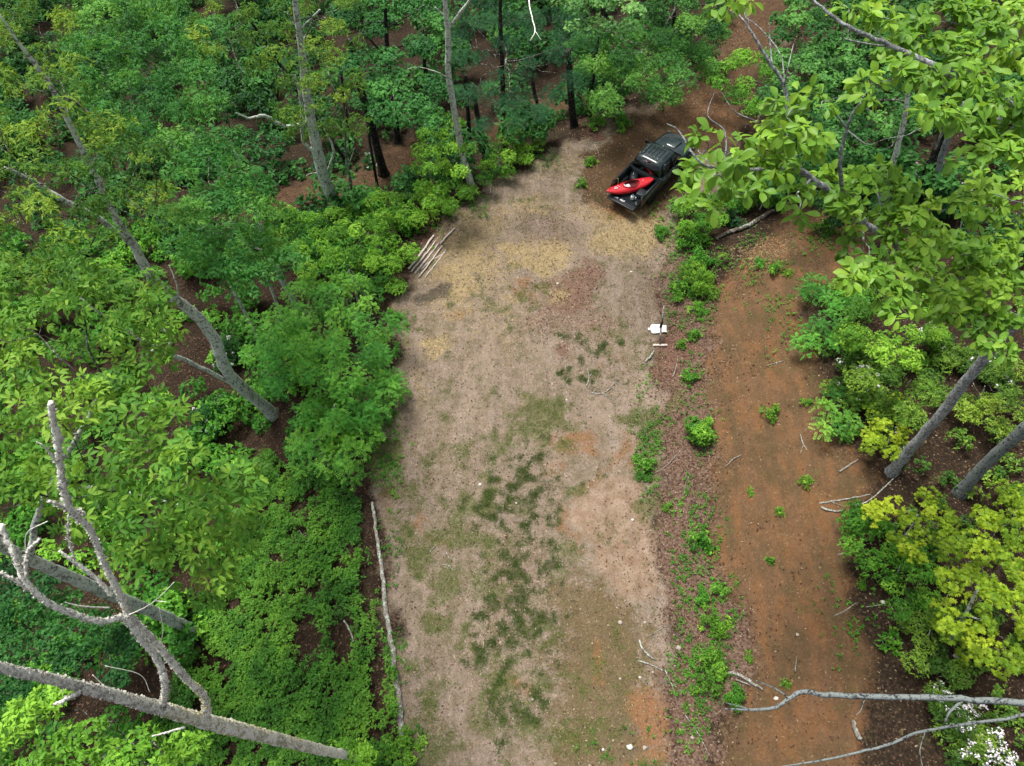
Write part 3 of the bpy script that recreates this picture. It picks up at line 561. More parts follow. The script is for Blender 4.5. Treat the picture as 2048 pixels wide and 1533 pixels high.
make_tree("broad_leaf_oak", "tall oak with big pale green leaves reaching over the black truck, straight grey trunk", "tree", tr_r1, [
    [(2040, 640, 10.5, .11), (1960, 600, 12.2, .095), (1880, 545, 13.6, .088), (1800, 492, 14.6, .082), (1740, 455, 15.2, .078), (1690, 412, 15.8, .07), (1640, 370, 16.3, .055), (1590, 330, 16.8, .05), (1562, 285, 17.2, .042), (1572, 185, 17.8, .033), (1530, 110, 18.3, .026), (1500, 60, 18.6, .017), (1460, 8, 18.8, .009)],
    [(2320, 360, 15.3, .10), (2050, 225, 17.0, .075), (1900, 150, 17.8, .06), (1789, 95, 18.2, .042), (1738, 73, 18.4, .035), (1683, 47, 18.6, .028), (1625, 0, 18.8, .018), (1590, -30, 18.9, .01)],
    [(1690, 412, 15.8, .04), (1680, 330, 16.9, .034), (1693, 258, 17.5, .028), (1716, 212, 17.9, .015), (1733, 208, 18.0, .006)],
    [(1693, 258, 17.5, .017), (1668, 222, 17.9, .011), (1660, 200, 18.1, .005)], [(1696, 262, 17.5, .015), (1725, 285, 17.5, .010), (1742, 290, 17.5, .005)],
    [(1600, 335, 16.8, .032), (1500, 340, 17.4, .028), (1420, 335, 17.9, .020), (1388, 310, 18.1, .015), (1357, 262, 18.3, .012), (1334, 248, 18.4, .006)],
    [(1450, 338, 17.6, .014), (1450, 265, 18.0, .011), (1416, 232, 18.2, .008), (1428, 186, 18.4, .004)],
    [(1545, 262, 17.4, .014), (1508, 242, 17.8, .010), (1468, 222, 18.0, .008), (1442, 183, 18.2, .004)],
    [(1568, 180, 17.8, .016), (1575, 140, 18.2, .011), (1587, 88, 18.4, .005)], [(1572, 160, 17.9, .011), (1600, 130, 18.2, .004)], [(1545, 130, 18.2, .013), (1540, 85, 18.4, .009), (1540, 45, 18.6, .004)], [(1498, 55, 18.6, .009), (1494, 15, 18.8, .004)],
    [(1900, 200, 17.4, .035), (1895, 240, 16.9, .03), (1870, 300, 16.2, .022)], [(1800, 98, 18.1, .016), (1690, 78, 18.3, .010), (1700, 55, 18.5, .004)], [(1430, 350, 17.8, .016), (1470, 355, 17.7, .012), (1375, 300, 18.2, .005)]],
    BK['pale'], SPEC['chestnut'], spots(CH, hc, 1.22), seed=11, parts=300, tip_twigs=.15, pale_twigs=True, rs=.58)

# hickory on the left slope
HK = [(-110, 540), (60, 545), (165, 530), (300, 600), (325, 680), (255, 725), (250, 780), (340, 805), (365, 870), (450, 925), (495, 965), (480, 1060), (505, 1105), (420, 1175), (330, 1150), (230, 1110), (150, 1010), (-110, 1010)]
tr = up_path([(390, 1260, .29), (300, 1222, .27), (200, 1180, .25), (120, 1146, .23), (60, 1120, .21), (0, 1090, .19)]) + [(-90, 1040, 10.4, .16), (-200, 970, 12.5, .03)]
make_tree("hickory_tree", "hickory with glossy drooping leaflets and thick grey trunk behind the lichened snag", "tree", tr, [
    [(60, 1120, 6.85, .12), (72, 1040, 8.4, .11), (110, 950, 10.4, .09), (170, 850, 12.2, .07), (210, 760, 13.0, .05)], [(100, 970, 10.2, .06), (230, 980, 11.5, .05), (360, 1010, 12.3, .03)]],
    BK['grey'], Sp('oval', .185, .070, 3, G['hickory'], lai=2.2, droop=.5, spread=1.15, pin=2, rach=.27, flat=.55, tint=(.52, .16)), region_clumps(HK, 12.3, 1.8, 64, rg(21), layers=1.0), seed=21, parts=300, rs=.72)

# twin-stemmed oak, upper left
tr = up_path([(550, 830, .40), (460, 750, .36), (430, 680, .33), (390, 630, .30), (340, 590, .27), (300, 550, .25), (268, 492, .20), (240, 450, .17), (200, 370, .13), (140, 250, .11), (100, 170, .09), (40, 90, .06), (0, 30, .03)])
O1 = [(-20, -20), (130, 0), (160, 100), (130, 170), (230, 250), (330, 330), (335, 440), (240, 415), (200, 480), (170, 530), (-20, 560)]
make_tree("twin_stem_oak", "rough-barked oak forking into two stems above a bare crooked low limb", "tree", tr, [
    [(270, 492, 9.0, .15), (190, 432, 10.8, .12), (130, 402, 11.6, .10), (80, 370, 12.2, .09), (10, 335, 13.2, .05)],
    [(505, 795, -.3, .15), (430, 750, 1.9, .13), (330, 702, 4.5, .12), (285, 684, 5.6, .08), (235, 645, 6.6, .065), (190, 620, 7.8, .05), (150, 585, 8.5, .03)],
    [(335, 702, 4.4, .085), (342, 672, 5.2, .07), (322, 655, 5.6, .04)], [(310, 698, 4.9, .06), (290, 712, 5.0, .05), (282, 716, 5.1, .03)],
    [(357, 608, 6.0, .05), (354, 572, 6.9, .04), (338, 530, 7.6, .02)], [(135, 235, 13.3, .03), (137, 190, 13.9, .02)]],
    BK['grey'], SPEC['oak'], region_clumps(O1, 13.2, 2.2, 66, rg(31), layers=1.2, rj=.56) + spots([(262, 572, 24), (292, 606, 22), (322, 640, 18), (250, 620, 24), (225, 585, 26)], lambda p, q: 7.2), seed=31, rs=.62)

# dead snag covered in lichen, close to the lens
SN_T = up_path([(715, 1515, .21), (655, 1503, .20), (600, 1490, .195), (480, 1460, .20), (400, 1440, .17), (330, 1420, .145), (150, 1370, .095), (0, 1335, .07)]) + [(-130, 1300, 18.4, .02)]
SN_L = [[(412, 1440, 12.1, .10), (408, 1395, 13.0, .088), (370, 1355, 13.8, .075), (310, 1285, 15.0, .066), (262, 1235, 15.9, .06), (235, 1180, 16.6, .055), (205, 1120, 17.2, .050), (180, 1060, 17.8, .045), (140, 1018, 18.3, .05), (124, 960, 18.7, .047), (114, 880, 19.2, .05), (100, 805, 19.7, .038)],
        [(325, 1415, 13.8, .075), (330, 1370, 14.6, .068), (312, 1315, 15.2, .062), (275, 1270, 15.8, .058), (248, 1236, 16.2, .056), (200, 1243, 16.5, .05), (140, 1226, 16.9, .048), (88, 1200, 17.3, .048), (50, 1160, 17.6, .046), (28, 1110, 17.9, .043), (0, 1050, 18.2, .04)],
        [(222, 1190, 16.4, .036), (190, 1155, 16.7, .033), (150, 1125, 17.0, .03), (118, 1102, 17.2, .02)], [(150, 1120, 17.0, .018), (136, 1075, 17.4, .016), (137, 1030, 17.8, .013)], [(50, 1160, 17.6, .028), (55, 1105, 18.0, .026), (80, 1078, 18.2, .018)],
        [(168, 1028, 18.0, .035), (120, 1010, 18.4, .03), (98, 1002, 18.6, .02)], [(116, 930, 18.9, .016), (90, 895, 19.3, .012), (73, 884, 19.4, .007)], [(60, 1180, 17.4, .03), (10, 1150, 17.7, .025), (-20, 1140, 17.8, .02)],
        [(170, 1375, 16.0, .05), (140, 1395, 16.2, .04), (108, 1410, 16.3, .025)], [(125, 1385, 16.2, .012), (124, 1372, 16.3, .008)], [(220, 1216, 16.5, .014), (165, 1213, 16.9, .012), (130, 1205, 17.1, .006)], [(370, 1455, 12.9, .03), (335, 1465, 13.1, .025), (304, 1473, 13.3, .018)],
        [(258, 1230, 16.2, .012), (290, 1215, 16.4, .008), (318, 1195, 16.7, .006), (348, 1165, 17.0, .003)], [(312, 1202, 16.6, .005), (332, 1204, 16.7, .003)], [(320, 1290, 15.2, .009), (326, 1260, 15.6, .007), (318, 1215, 16.1, .004)], [(310, 1398, 14.2, .007), (270, 1395, 14.6, .005), (220, 1380, 15.0, .004), (185, 1350, 15.3, .002)], [(300, 1385, 14.4, .006), (280, 1350, 14.8, .004), (210, 1332, 15.3, .002)], [(50, 1100, 18.0, .007), (55, 1065, 18.3, .005), (95, 1043, 18.5, .003)]]
snag = make_tree("dead_snag", "dead leafless tree crusted with pale lichen, its forked limbs close below the camera", "dead tree", SN_T, SN_L, BK['lichen'], seed=41, rough=.13, sides=14, rs=.58)
t = NT("lichen_crust"); tn = t.attr("tint"); LICHEN = t.done(t.bsdf(t.ramp(tn, [(0, (.16, .13, .11)), (.45, (.34, .325, .285)), (.8, (.47, .46, .41)), (1, (.42, .385, .17))]), .95, .05))
mb = MB(); rl = rg(42); sb = np.array(snag.location)
for lm in [SN_T] + SN_L[:9]:
    q = spline(path_pts(lm), 30); q[:, 3] *= .58; q = q[q[:, 3] > .007]; sl_ = np.linalg.norm(np.diff(q[:, :3], axis=0), axis=1) * q[:-1, 3] * np.clip((q[:-1, 2] - 2) / 8, .1, 1); m = int(sl_.sum() * 26000); ii = rl.choice(len(q) - 1, m, p=sl_ / sl_.sum())
    c = q[ii, :3] + (q[ii + 1, :3] - q[ii, :3]) * rl.random((m, 1)); tg = nrm(q[ii + 1, :3] - q[ii, :3]); v = nrm(np.cross(tg, rl.standard_normal((m, 3)))); keep = rl.random(m) < (.25 + .75 * fbm(c[:, 0] * 3 + c[:, 2], c[:, 1] * 3, 1.0)); c, tg, v, r_ = c[keep], tg[keep], v[keep], q[ii, 3][keep]; m = len(c)
    L = .008 + .022 * rl.random(m) ** 2; d = nrm(v * .22 + .5 * rl.standard_normal((m, 3)) + tg * .2); n = nrm(np.cross(d, rl.standard_normal((m, 3))))
    yel = np.where((c[:, 2] < 13.8) & (rl.random(m) < .55), .5, 0)
    add_leaves(mb, 'quad', c + v * (r_ * .97)[:, None], d, n, L * 1.3, L * 1.3, np.clip(.35 + .4 * rl.random(m) + yel, 0, 1))
tag(mb.build("lichen", LICHEN, snag, False, sb), "crumbly pale grey lichen", kind="stuff")

# the rest of the left woods
def reg_tree(name, label, tr, limbs, bark, sp, poly, h, dome, spacing, seed, group=None, layers=1.5, rj=.62, parts=0, cat="tree", rs=.8):
    return make_tree(name, label, cat, tr, limbs, BK[bark], SPEC[sp] if sp else None, region_clumps(poly, h, dome, spacing, rg(seed), layers=layers, rj=rj) if sp else None, seed=seed, group=group, parts=parts, sides=9, rs=rs)
reg_tree("grey_trunk_oak", "oak with lichen-grey trunk and yellowish top standing beside the lower trail", up_path([(682, 432, .43), (650, 360, .38), (630, 280, .33), (615, 200, .27), (603, 100, .20), (590, 0, .15)]) + [(583, -90, 10.5, .1)], [
    [(633, 305, .8, .13), (607, 282, 1.8, .12), (602, 205, 4.0, .09), (590, 150, 5.5, .05)], [(655, 345, -.5, .10), (667, 300, 1.0, .08), (648, 258, 2.4, .05)], [(622, 240, 2.8, .10), (574, 253, 3.0, .09), (530, 232, 4.0, .10), (500, 237, 4.4, .06), (472, 226, 5.0, .04)], [(640, 345, -.3, .03), (620, 348, -.2, .02), (612, 352, -.2, .01)], [(600, 60, 7.2, .08), (640, 20, 8.5, .05)]],
    'grey', 'oak', [(505, 70), (550, 0), (690, 0), (710, 120), (722, 245), (660, 265), (600, 262), (545, 190)], 6.6, 2.2, 44, 51, layers=.8)
reg_tree("ash_tree", "leafy bright green ash filling the wood between the twin-stemmed oak and the trail", up_path([(600, 620, .2), (565, 560, .18), (540, 500, .15), (500, 400, .11), (470, 300, .07)]), [[(500, 400, 6.5, .06), (400, 300, 9.5, .04)], [(545, 510, 4.2, .06), (430, 460, 7.4, .04)]], 'grey', 'fresh',
    [(150, -20), (400, -20), (430, 120), (420, 250), (500, 330), (535, 420), (575, 520), (480, 565), (395, 540), (340, 450), (330, 330), (230, 250), (135, 150)], 9.0, 2.6, 58, 52, layers=1.2)
reg_tree("slim_oak", "slim yellow-tipped oak at the far edge of the wood", up_path([(700, 330, .14), (620, 220, .12), (520, 70, .09), (470, 0, .06)]), [], 'dark', 'oak', [(390, -20), (500, -20), (490, 70), (430, 115), (395, 60)], 11.5, 1.5, 44, 53, layers=.6)
reg_tree("spreading_maple", "broad maple with flat layered boughs behind the straight grey trunk", up_path([(795, 285, .24), (785, 200, .2), (775, 110, .16), (770, 0, .10)]), [[(778, 120, 2.6, .08), (720, 60, 4.8, .05)], [(776, 100, 3.0, .08), (850, 80, 4.4, .05)]], 'dark', 'maple', [(655, -20), (885, -20), (880, 160), (868, 245), (800, 255), (735, 205), (690, 100)], 3.6, 2.4, 52, 54, layers=1.5)
reg_tree("white_pine", "blue-green pine with soft needles behind the clearing's far edge", up_path([(1010, 300, .20), (1006, 200, .17), (1002, 80, .13), (1000, 0, .1)]) + [(998, -80, 8.5, .05)], [], 'dark', 'pine', [(905, -20), (1120, -20), (1175, 110), (1150, 175), (1085, 225), (980, 265), (925, 200)], 3.2, 2.6, 42, 55, layers=1.0)
reg_tree("pale_oak", "pale blue-green oak bough hanging above the pine", up_path([(1200, 150, .2), (1215, 0, .16)]) + [(1225, -150, 10.5, .1)], [[(1222, -110, 9.5, .06), (1190, -40, 10.5, .04)]], 'dark', 'pale', [(1105, -20), (1290, -20), (1265, 55), (1170, 82), (1130, 40)], 11.0, 1.0, 36, 56, layers=.6)
reg_tree("roadside_hornbeam", "leafy green tree hanging over the dirt track near the truck's nose", up_path([(1180, 240, .10), (1190, 130, .08), (1200, 60, .05)]), [], 'dark', 'fresh', [(1140, 90), (1285, 45), (1440, 50), (1420, 130), (1310, 195), (1200, 205)], 3.4, 1.8, 44, 57, layers=1.2)
reg_tree("shaded_beech", "shady dark tree above the dirt track at the top edge", up_path([(1345, 100, .16), (1350, 0, .12)]) + [(1352, -60, 3.0, .08)], [], 'dark', 'deep', [(1280, -20), (1455, -20), (1440, 50), (1370, 90), (1290, 60)], 2.5, 1.8, 40, 58, layers=1.2)
reg_tree("straight_grey_tree", "straight bare grey trunk forking near the top, rooted at the clearing's edge", up_path([(947, 382, .22), (925, 310, .20), (910, 230, .175), (897, 150, .16), (896, 75, .15), (890, 0, .12)]) + [(886, -90, 11.3, .08)], [[(896, 60, 8.5, .09), (918, 30, 9.3, .08), (945, -8, 10.2, .06)], [(893, 155, 6.4, .04), (875, 145, 6.9, .03), (840, 135, 7.2, .02), (815, 138, 7.3, .008)], [(896, 40, 8.8, .05), (870, 15, 9.6, .03)]], 'grey', None, None, 0, 0, 0, 59)
reg_tree("forked_dead_sapling", "thin pinkish dead sapling with a tight fork beside the grey-trunked oak", up_path([(702, 445, .10), (702, 372, .09), (694, 330, .085), (690, 270, .05), (692, 190, .03)]), [[(700, 325, -.6, .06), (710, 290, .5, .05), (700, 235, 2.4, .04), (690, 190, 3.8, .02)], [(704, 420, -2.2, .02), (713, 405, -1.8, .015)]], 'brown', None, None, 0, 0, 0, 60, cat="dead tree")
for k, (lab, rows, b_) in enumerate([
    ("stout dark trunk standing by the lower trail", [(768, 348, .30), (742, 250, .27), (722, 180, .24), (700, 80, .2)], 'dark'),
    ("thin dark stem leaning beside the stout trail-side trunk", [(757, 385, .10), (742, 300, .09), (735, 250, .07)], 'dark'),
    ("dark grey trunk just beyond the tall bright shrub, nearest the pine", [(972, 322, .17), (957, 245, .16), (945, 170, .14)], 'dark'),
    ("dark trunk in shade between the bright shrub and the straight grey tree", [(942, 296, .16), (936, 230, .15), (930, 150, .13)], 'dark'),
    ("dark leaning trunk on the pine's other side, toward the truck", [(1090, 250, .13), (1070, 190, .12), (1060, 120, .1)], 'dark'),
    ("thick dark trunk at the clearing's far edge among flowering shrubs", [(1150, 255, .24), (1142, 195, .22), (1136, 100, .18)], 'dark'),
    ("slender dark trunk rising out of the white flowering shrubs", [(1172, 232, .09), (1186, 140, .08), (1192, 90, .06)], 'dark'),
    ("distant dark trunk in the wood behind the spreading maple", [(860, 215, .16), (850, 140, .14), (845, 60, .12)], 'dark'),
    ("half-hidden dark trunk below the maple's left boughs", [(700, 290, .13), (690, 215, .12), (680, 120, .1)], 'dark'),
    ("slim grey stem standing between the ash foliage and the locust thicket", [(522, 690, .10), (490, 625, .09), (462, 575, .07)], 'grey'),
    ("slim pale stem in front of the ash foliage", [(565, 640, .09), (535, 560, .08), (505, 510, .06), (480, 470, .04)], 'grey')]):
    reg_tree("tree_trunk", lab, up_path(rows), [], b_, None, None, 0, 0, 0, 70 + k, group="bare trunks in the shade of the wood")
reg_tree("corner_cherry", "yellow-green bough of a tree in the lower left corner below the snag", up_path([(330, 1600, .14), (260, 1565, .12), (180, 1520, .10)]), [], 'dark', 'lime', [(-20, 1405), (70, 1398), (150, 1440), (240, 1475), (300, 1500), (400, 1490), (400, 1560), (-20, 1560)], 8.6, 1.2, 66, 81, layers=1.0)
reg_tree("dark_understory_tree", "dark leafy understory tree beneath the snag's horizontal trunk", up_path([(190, 1330, .12), (130, 1305, .10), (60, 1270, .07)]), [], 'dark', 'deep', [(-20, 1130), (110, 1180), (200, 1250), (260, 1290), (240, 1350), (120, 1320), (60, 1390), (-20, 1390)], 2.8, 1.2, 62, 82, layers=1.0)
reg_tree("yellow_green_sapling", "yellow-green sapling leaves hiding the snag's foot at the clearing's lower left edge", up_path([(712, 1530, .03), (706, 1526, .025), (698, 1522, .015)]), [], 'brown', 'lime', [(672, 1496), (712, 1490), (738, 1505), (735, 1545), (690, 1545)], 1.5, .4, 34, 83, cat="sapling")
# sumac and locust thicket along the clearing's left edge
for nm, lab, base_, poly, h_, dm, spc, sd in [
    ("locust_tree", "feathery bluish green locust thicket tree nearest the pile of poles", (720, 610), [(560, 600), (640, 570), (740, 560), (790, 640), (770, 700), (680, 720), (580, 690), (500, 700), (480, 660)], 1.6, 1.4, 44, 91),
    ("locust_tree", "feathery locust tree in the middle of the thicket, beside the fallen oak limb", (690, 790), [(500, 700), (600, 690), (720, 700), (790, 700), (760, 800), (680, 850), (610, 840), (570, 770), (510, 740)], 1.2, 1.4, 44, 92),
    ("locust_tree", "lowest of the feathery locusts, its fronds reaching onto the clearing", (690, 880), [(600, 870), (680, 830), (785, 770), (775, 830), (720, 880), (690, 950), (610, 930), (570, 910)], .9, 1.0, 42, 93)]:
    reg_tree(nm, lab, up_path([(base_[0], base_[1], .08), (base_[0] - 14, base_[1] - 40, .06), (base_[0] - 22, base_[1] - 70, .03)]), [], 'grey', 'sumac' if sd == 93 else 'locust', poly, h_, dm, spc, sd, group="feathery thicket on the clearing's left edge", layers=1.0)
for lab, base_, poly, h_, dm, spc, sp_, sd in [
    ("tall bright green shrub standing against the straight grey trunk", (890, 415), [(850, 250), (880, 232), (915, 245), (935, 300), (938, 360), (945, 395), (880, 420), (830, 390), (838, 310)], 1.0, 2.6, 30, 'lime', 101),
    ("bright green shrub spilling toward the pole pile from the tall shrub's foot", (810, 440), [(740, 400), (800, 385), (870, 400), (900, 420), (850, 450), (800, 460), (760, 450)], .3, .9, 30, 'lime', 102),
    ("rounded yellow-green bush directly behind the pole pile", (760, 500), [(680, 450), (740, 440), (800, 460), (830, 490), (800, 540), (730, 540), (660, 500)], .1, .9, 32, 'lime', 103),
    ("dense green bush between locust thicket and pole pile", (700, 560), [(600, 500), (660, 480), (740, 520), (800, 540), (790, 590), (700, 590), (620, 570)], .0, 1.0, 34, 'shrub', 104),
    ("yellowish bush below the grey-trunked oak, far from the clearing", (590, 500), [(545, 440), (600, 410), (640, 430), (640, 480), (590, 520), (540, 500)], -1.6, .8, 30, 'lime', 105),
    ("low green bush around the foot of the grey-trunked oak", (670, 445), [(630, 440), (700, 420), (740, 440), (700, 480), (640, 480)], -1.8, .6, 28, 'shrub', 106),
    ("green bush at the straight grey trunk's right foot", (1000, 345), [(960, 330), (1010, 310), (1050, 335), (1010, 360), (965, 362)], .1, .5, 26, 'shrub', 107),
    ("leafy green bush below the pine's lowest needles", (1040, 300), [(1010, 265), (1060, 255), (1090, 290), (1060, 320), (1020, 315)], .0, .7, 26, 'lime', 108)]:
    reg_tree("edge_shrub", lab, up_path([(base_[0], base_[1], .05), (base_[0] - 3, base_[1] - 18, .03), (base_[0] - 5, base_[1] - 30, .02)]), [], 'grey', sp_, poly, h_, dm, spc, sd, group="shrubs along the clearing's back edge", layers=1.0, cat="shrub")
# right-hand woods
reg_tree("round_crowned_maple", "full green maple crown between the dirt track and the broad-leaved oak", up_path([(1755, 420, .16), (1785, 330, .15), (1808, 240, .12), (1820, 150, .09)]), [[(1800, 270, 4.0, .05), (1700, 190, 6.0, .03)]], 'grey', 'maple', [(1585, -20), (1760, -20), (1800, 150), (1860, 250), (1770, 310), (1650, 285), (1560, 235), (1545, 130)], 5.6, 2.2, 46, 111, layers=1.2)
reg_tree("trackside_sapling", "yellow-green sapling leaning over the dirt track's bend", up_path([(1570, 270, .06), (1550, 220, .05), (1530, 170, .03)]), [], 'grey', 'lime', [(1425, 155), (1490, 115), (1560, 110), (1560, 200), (1520, 225), (1460, 185)], 2.6, .9, 34, 112, layers=.6)
for k, (lab, rows, b_) in enumerate([
    ("thick dark trunk among lilac blossoms on the right slope", [(1835, 402, .34), (1862, 335, .31), (1885, 275, .28), (1915, 180, .2)], 'dark'),
    ("crooked lichened trunk crossing in front of the thick dark one", [(1866, 432, .17), (1872, 370, .16), (1884, 310, .15), (1912, 240, .14), (1930, 205, .1)], 'blue'),
    ("leaning grey trunk furthest right on the blossom slope", [(1925, 400, .15), (1955, 330, .14), (1985, 270, .13), (2020, 190, .1)], 'grey')]):
    reg_tree("slope_trunk", lab, up_path(rows), [[(1905, 255, 6.5, .08), (1890, 215, 7.4, .07), (1872, 200, 7.8, .04)]] if k == 1 else [], b_, None, None, 0, 0, 0, 120 + k)
reg_tree("leaning_grey_tree", "second straight grey trunk, cut off by the right edge, with moss-flecked bark", up_path([(1922, 985, .30), (1985, 915, .28), (2048, 860, .27), (2110, 800, .25)]) + [(2220, 680, 11.0, .22), (2350, 520, 14.0, .15)], [], 'blue', None, None, 0, 0, 0, 125, rs=.62)
reg_tree("golden_maple", "golden-leaved maple on the lower right bank", up_path([(1905, 1290, .07), (1930, 1230, .06), (1955, 1180, .04)]), [[(1930, 1230, 3.6, .04), (1990, 1250, 4.6, .03)]], 'grey', 'gold', [(1890, 1130), (1940, 1060), (1990, 1000), (2060, 990), (2060, 1340), (1990, 1335), (1930, 1290), (1880, 1210)], 5.0, 1.4, 48, 126, layers=1.2, parts=300)
reg_tree("green_maple", "yellow-green maple sapling behind the golden maple", up_path([(1800, 1090, .05), (1820, 1060, .04), (1835, 1030, .03)]), [], 'grey', 'gold', [(1740, 1010), (1830, 1000), (1890, 1040), (1900, 1100), (1830, 1130), (1760, 1090)], 3.2, .9, 40, 127, layers=.8)
for lab, base_, poly, h_, dm, spc, sp_, sd in [
    ("laurel mass with star-shaped leaf whorls below the broad oak limb", (1810, 740), [(1690, 560), (1800, 580), (1900, 640), (1900, 700), (1830, 740), (1740, 720), (1680, 640)], 4.0, 1.2, 50, 'lime', 131),
    ("dark feathery shrub at the clay bank's upper edge", (1690, 640), [(1590, 600), (1660, 580), (1710, 600), (1700, 690), (1640, 710), (1600, 650)], 1.9, .7, 40, 'locust', 132),
    ("yellow-green bush leaning over the top of the clay bank", (1760, 820), [(1680, 720), (1780, 720), (1850, 760), (1840, 830), (1760, 850), (1690, 800)], 2.9, .8, 44, 'laurel', 133),
    ("small dark fern-like shrub hanging on the bank edge", (1690, 870), [(1640, 800), (1690, 790), (1710, 830), (1690, 890), (1640, 870)], 2.0, .4, 34, 'locust', 134),
    ("golden sapling at the foot of the straight grey oak trunk", (1770, 900), [(1720, 830), (1800, 820), (1810, 880), (1780, 920), (1730, 910)], 2.6, .6, 36, 'gold', 135),
    ("shrub with yellow-green leaves between the two straight grey trunks", (1960, 800), [(1880, 720), (1990, 740), (2050, 800), (2050, 860), (1960, 850), (1900, 800)], 3.2, .8, 44, 'laurel', 136),
    ("dark-leaved bush touching the golden maple's left side", (1790, 1160), [(1700, 1030), (1760, 1060), (1830, 1110), (1870, 1190), (1830, 1250), (1770, 1180), (1690, 1080)], 2.2, .7, 42, 'shrub', 137),
    ("laurel bush under the golden maple beside the clay bank", (1850, 1290), [(1800, 1200), (1870, 1220), (1930, 1300), (1900, 1360), (1830, 1330)], 2.2, .6, 40, 'laurel', 138),
    ("green bush right of the truck below the leafy limb", (1420, 430), [(1350, 425), (1400, 390), (1465, 395), (1480, 420), (1430, 445), (1390, 475), (1365, 470)], .8, .7, 30, 'shrub', 139),
    ("deep green bush under the leafy limb beside the fallen curved log", (1520, 420), [(1480, 385), (1540, 370), (1590, 378), (1550, 398), (1500, 415)], 1.4, .5, 30, 'shrub', 140),
    ("shaded undergrowth bush behind the lichened limb", (1700, 400), [(1600, 330), (1700, 320), (1790, 350), (1790, 420), (1690, 450), (1640, 400)], 2.8, .9, 38, 'deep', 141),
    ("sparse dark bush at the right edge above the grey trunks", (1980, 460), [(1900, 420), (2000, 400), (2055, 440), (2050, 520), (1960, 520), (1900, 480)], 3.8, .9, 40, 'deep', 142)]:
    reg_tree("bank_shrub", lab, up_path([(base_[0], base_[1], .04), (base_[0] + 6, base_[1] - 16, .03), (base_[0] + 10, base_[1] - 28, .015)]), [], 'grey', sp_, poly, h_, dm, spc, sd, group="shrubs on the right bank", layers=1.0, cat="shrub")
# bare lichened limbs entering at the lower right
reg_tree("bare_limb_tree", "bare blue-grey limb with flaking lichen crossing the lower right corner", [(2330, 1400, None, .16), (2450, 1380, 5.0, .15), (2600, 1360, 9.0, .13)], [
    [(2500, 1390, 7.0, .12), (2200, 1402, 7.6, .115), (2040, 1404, 7.9, .108), (1900, 1398, 8.0, .10), (1760, 1394, 8.1, .092), (1650, 1390, 8.2, .085), (1605, 1384, 8.3, .078), (1575, 1400, 8.3, .065), (1545, 1416, 8.3, .055), (1500, 1420, 8.4, .045), (1450, 1418, 8.4, .018)],
    [(1580, 1398, 8.3, .03), (1550, 1378, 8.4, .026), (1512, 1362, 8.5, .018)], [(1500, 1420, 8.4, .03), (1475, 1412, 8.5, .022), (1452, 1406, 8.6, .01)], [(1730, 1398, 8.1, .02), (1722, 1420, 8.0, .014), (1712, 1432, 8.0, .010)], [(1925, 1400, 8.0, .05), (1900, 1425, 7.8, .04), (1890, 1445, 7.6, .03)],
    [(2500, 1395, 6.8, .09), (2120, 1420, 6.6, .07), (2000, 1440, 6.5, .055), (1850, 1462, 6.4, .05), (1770, 1492, 6.4, .045), (1650, 1520, 6.4, .035), (1560, 1534, 6.4, .02)], [(1850, 1465, 6.4, .02), (1840, 1500, 6.3, .015), (1845, 1535, 6.3, .01)]], 'blue', None, None, 0, 0, 0, 151, cat="dead tree", rs=.68)
reg_tree("hanging_dead_branch_tree", "thin bleached dead twig hanging in front of the pine", [(1075, -60, None, .12), (1072, -150, 4.0, .1), (1068, -260, 9.5, .06)], [[(1068, -255, 9.4, .05), (1064, -60, 11.0, .035), (1058, 0, 11.2, .028), (1064, 35, 11.2, .024), (1070, 62, 11.1, .02), (1060, 82, 11.0, .008)], [(1070, 62, 11.1, .013), (1082, 80, 11.0, .005)]], 'lichen', None, None, 0, 0, 0, 152, cat="dead tree")

# ---------------------------------------------------------------- undergrowth, litter and grass: what nobody could count
def gz(x, y): return terr(x, y) + (fbm(x, y, 1.3) - .5) * .10 + (vnoise(x, y, 3.1) - .5) * .045 + rut(x, y)
def in_view(x, y, z, mg=120):
    px, py, dep = proj(np.stack([x, y, z], -1)); return (px > -mg) & (px < 2048 + mg) & (py > -mg) & (py < 1533 + mg), px, py
def scatter(x0, x1, y0, y1, dens, rng, mg=120):
    n = int((x1 - x0) * (y1 - y0) * dens); x = x0 + rng.random(n) * (x1 - x0); y = y0 + rng.random(n) * (y1 - y0); z = terr(x, y)
    ok, px, py = in_view(x, y, z, mg); return x[ok], y[ok], z[ok], px[ok], py[ok]
def low_plants(name, label, sp, x, y, z, hgt, rng, ctint=None):
    tips = np.stack([x, y, z + hgt], -1); ax = nrm(np.stack([.35 * rng.standard_normal(len(x)), .35 * rng.standard_normal(len(x)), np.ones(len(x))], -1))
    A = rosettes(sp, tips, ax, (sp.tint[0] + sp.tint[1] * (2.4 * fbm(x, y, .9) - 1.2)) if ctint is None else ctint, rng); mb = MB()
    add_leaves(mb, sp.tpl, *A); o = mb.build(name, sp.mat)
    return tag(o, label, None, kind="stuff")
r5 = rg(500)
COVER = [(470, 930), (560, 925), (690, 950), (735, 1010), (745, 1120), (765, 1260), (800, 1450), (830, 1900), (100, 1900), (250, 1600), (330, 1400), (400, 1290), (440, 1170), (500, 1100)]
sp = Sp('quad', .105, .064, 6, G['cover'], droop=.2, spread=1.2, ub=.3, tint=(.5, .55))
x, y, z, px, py = scatter(-16, -3, -5, 15, 185, r5, 200)
m = poly_sd(px, py, COVER) + 50 * (fbm(x, y, .8) - .5)
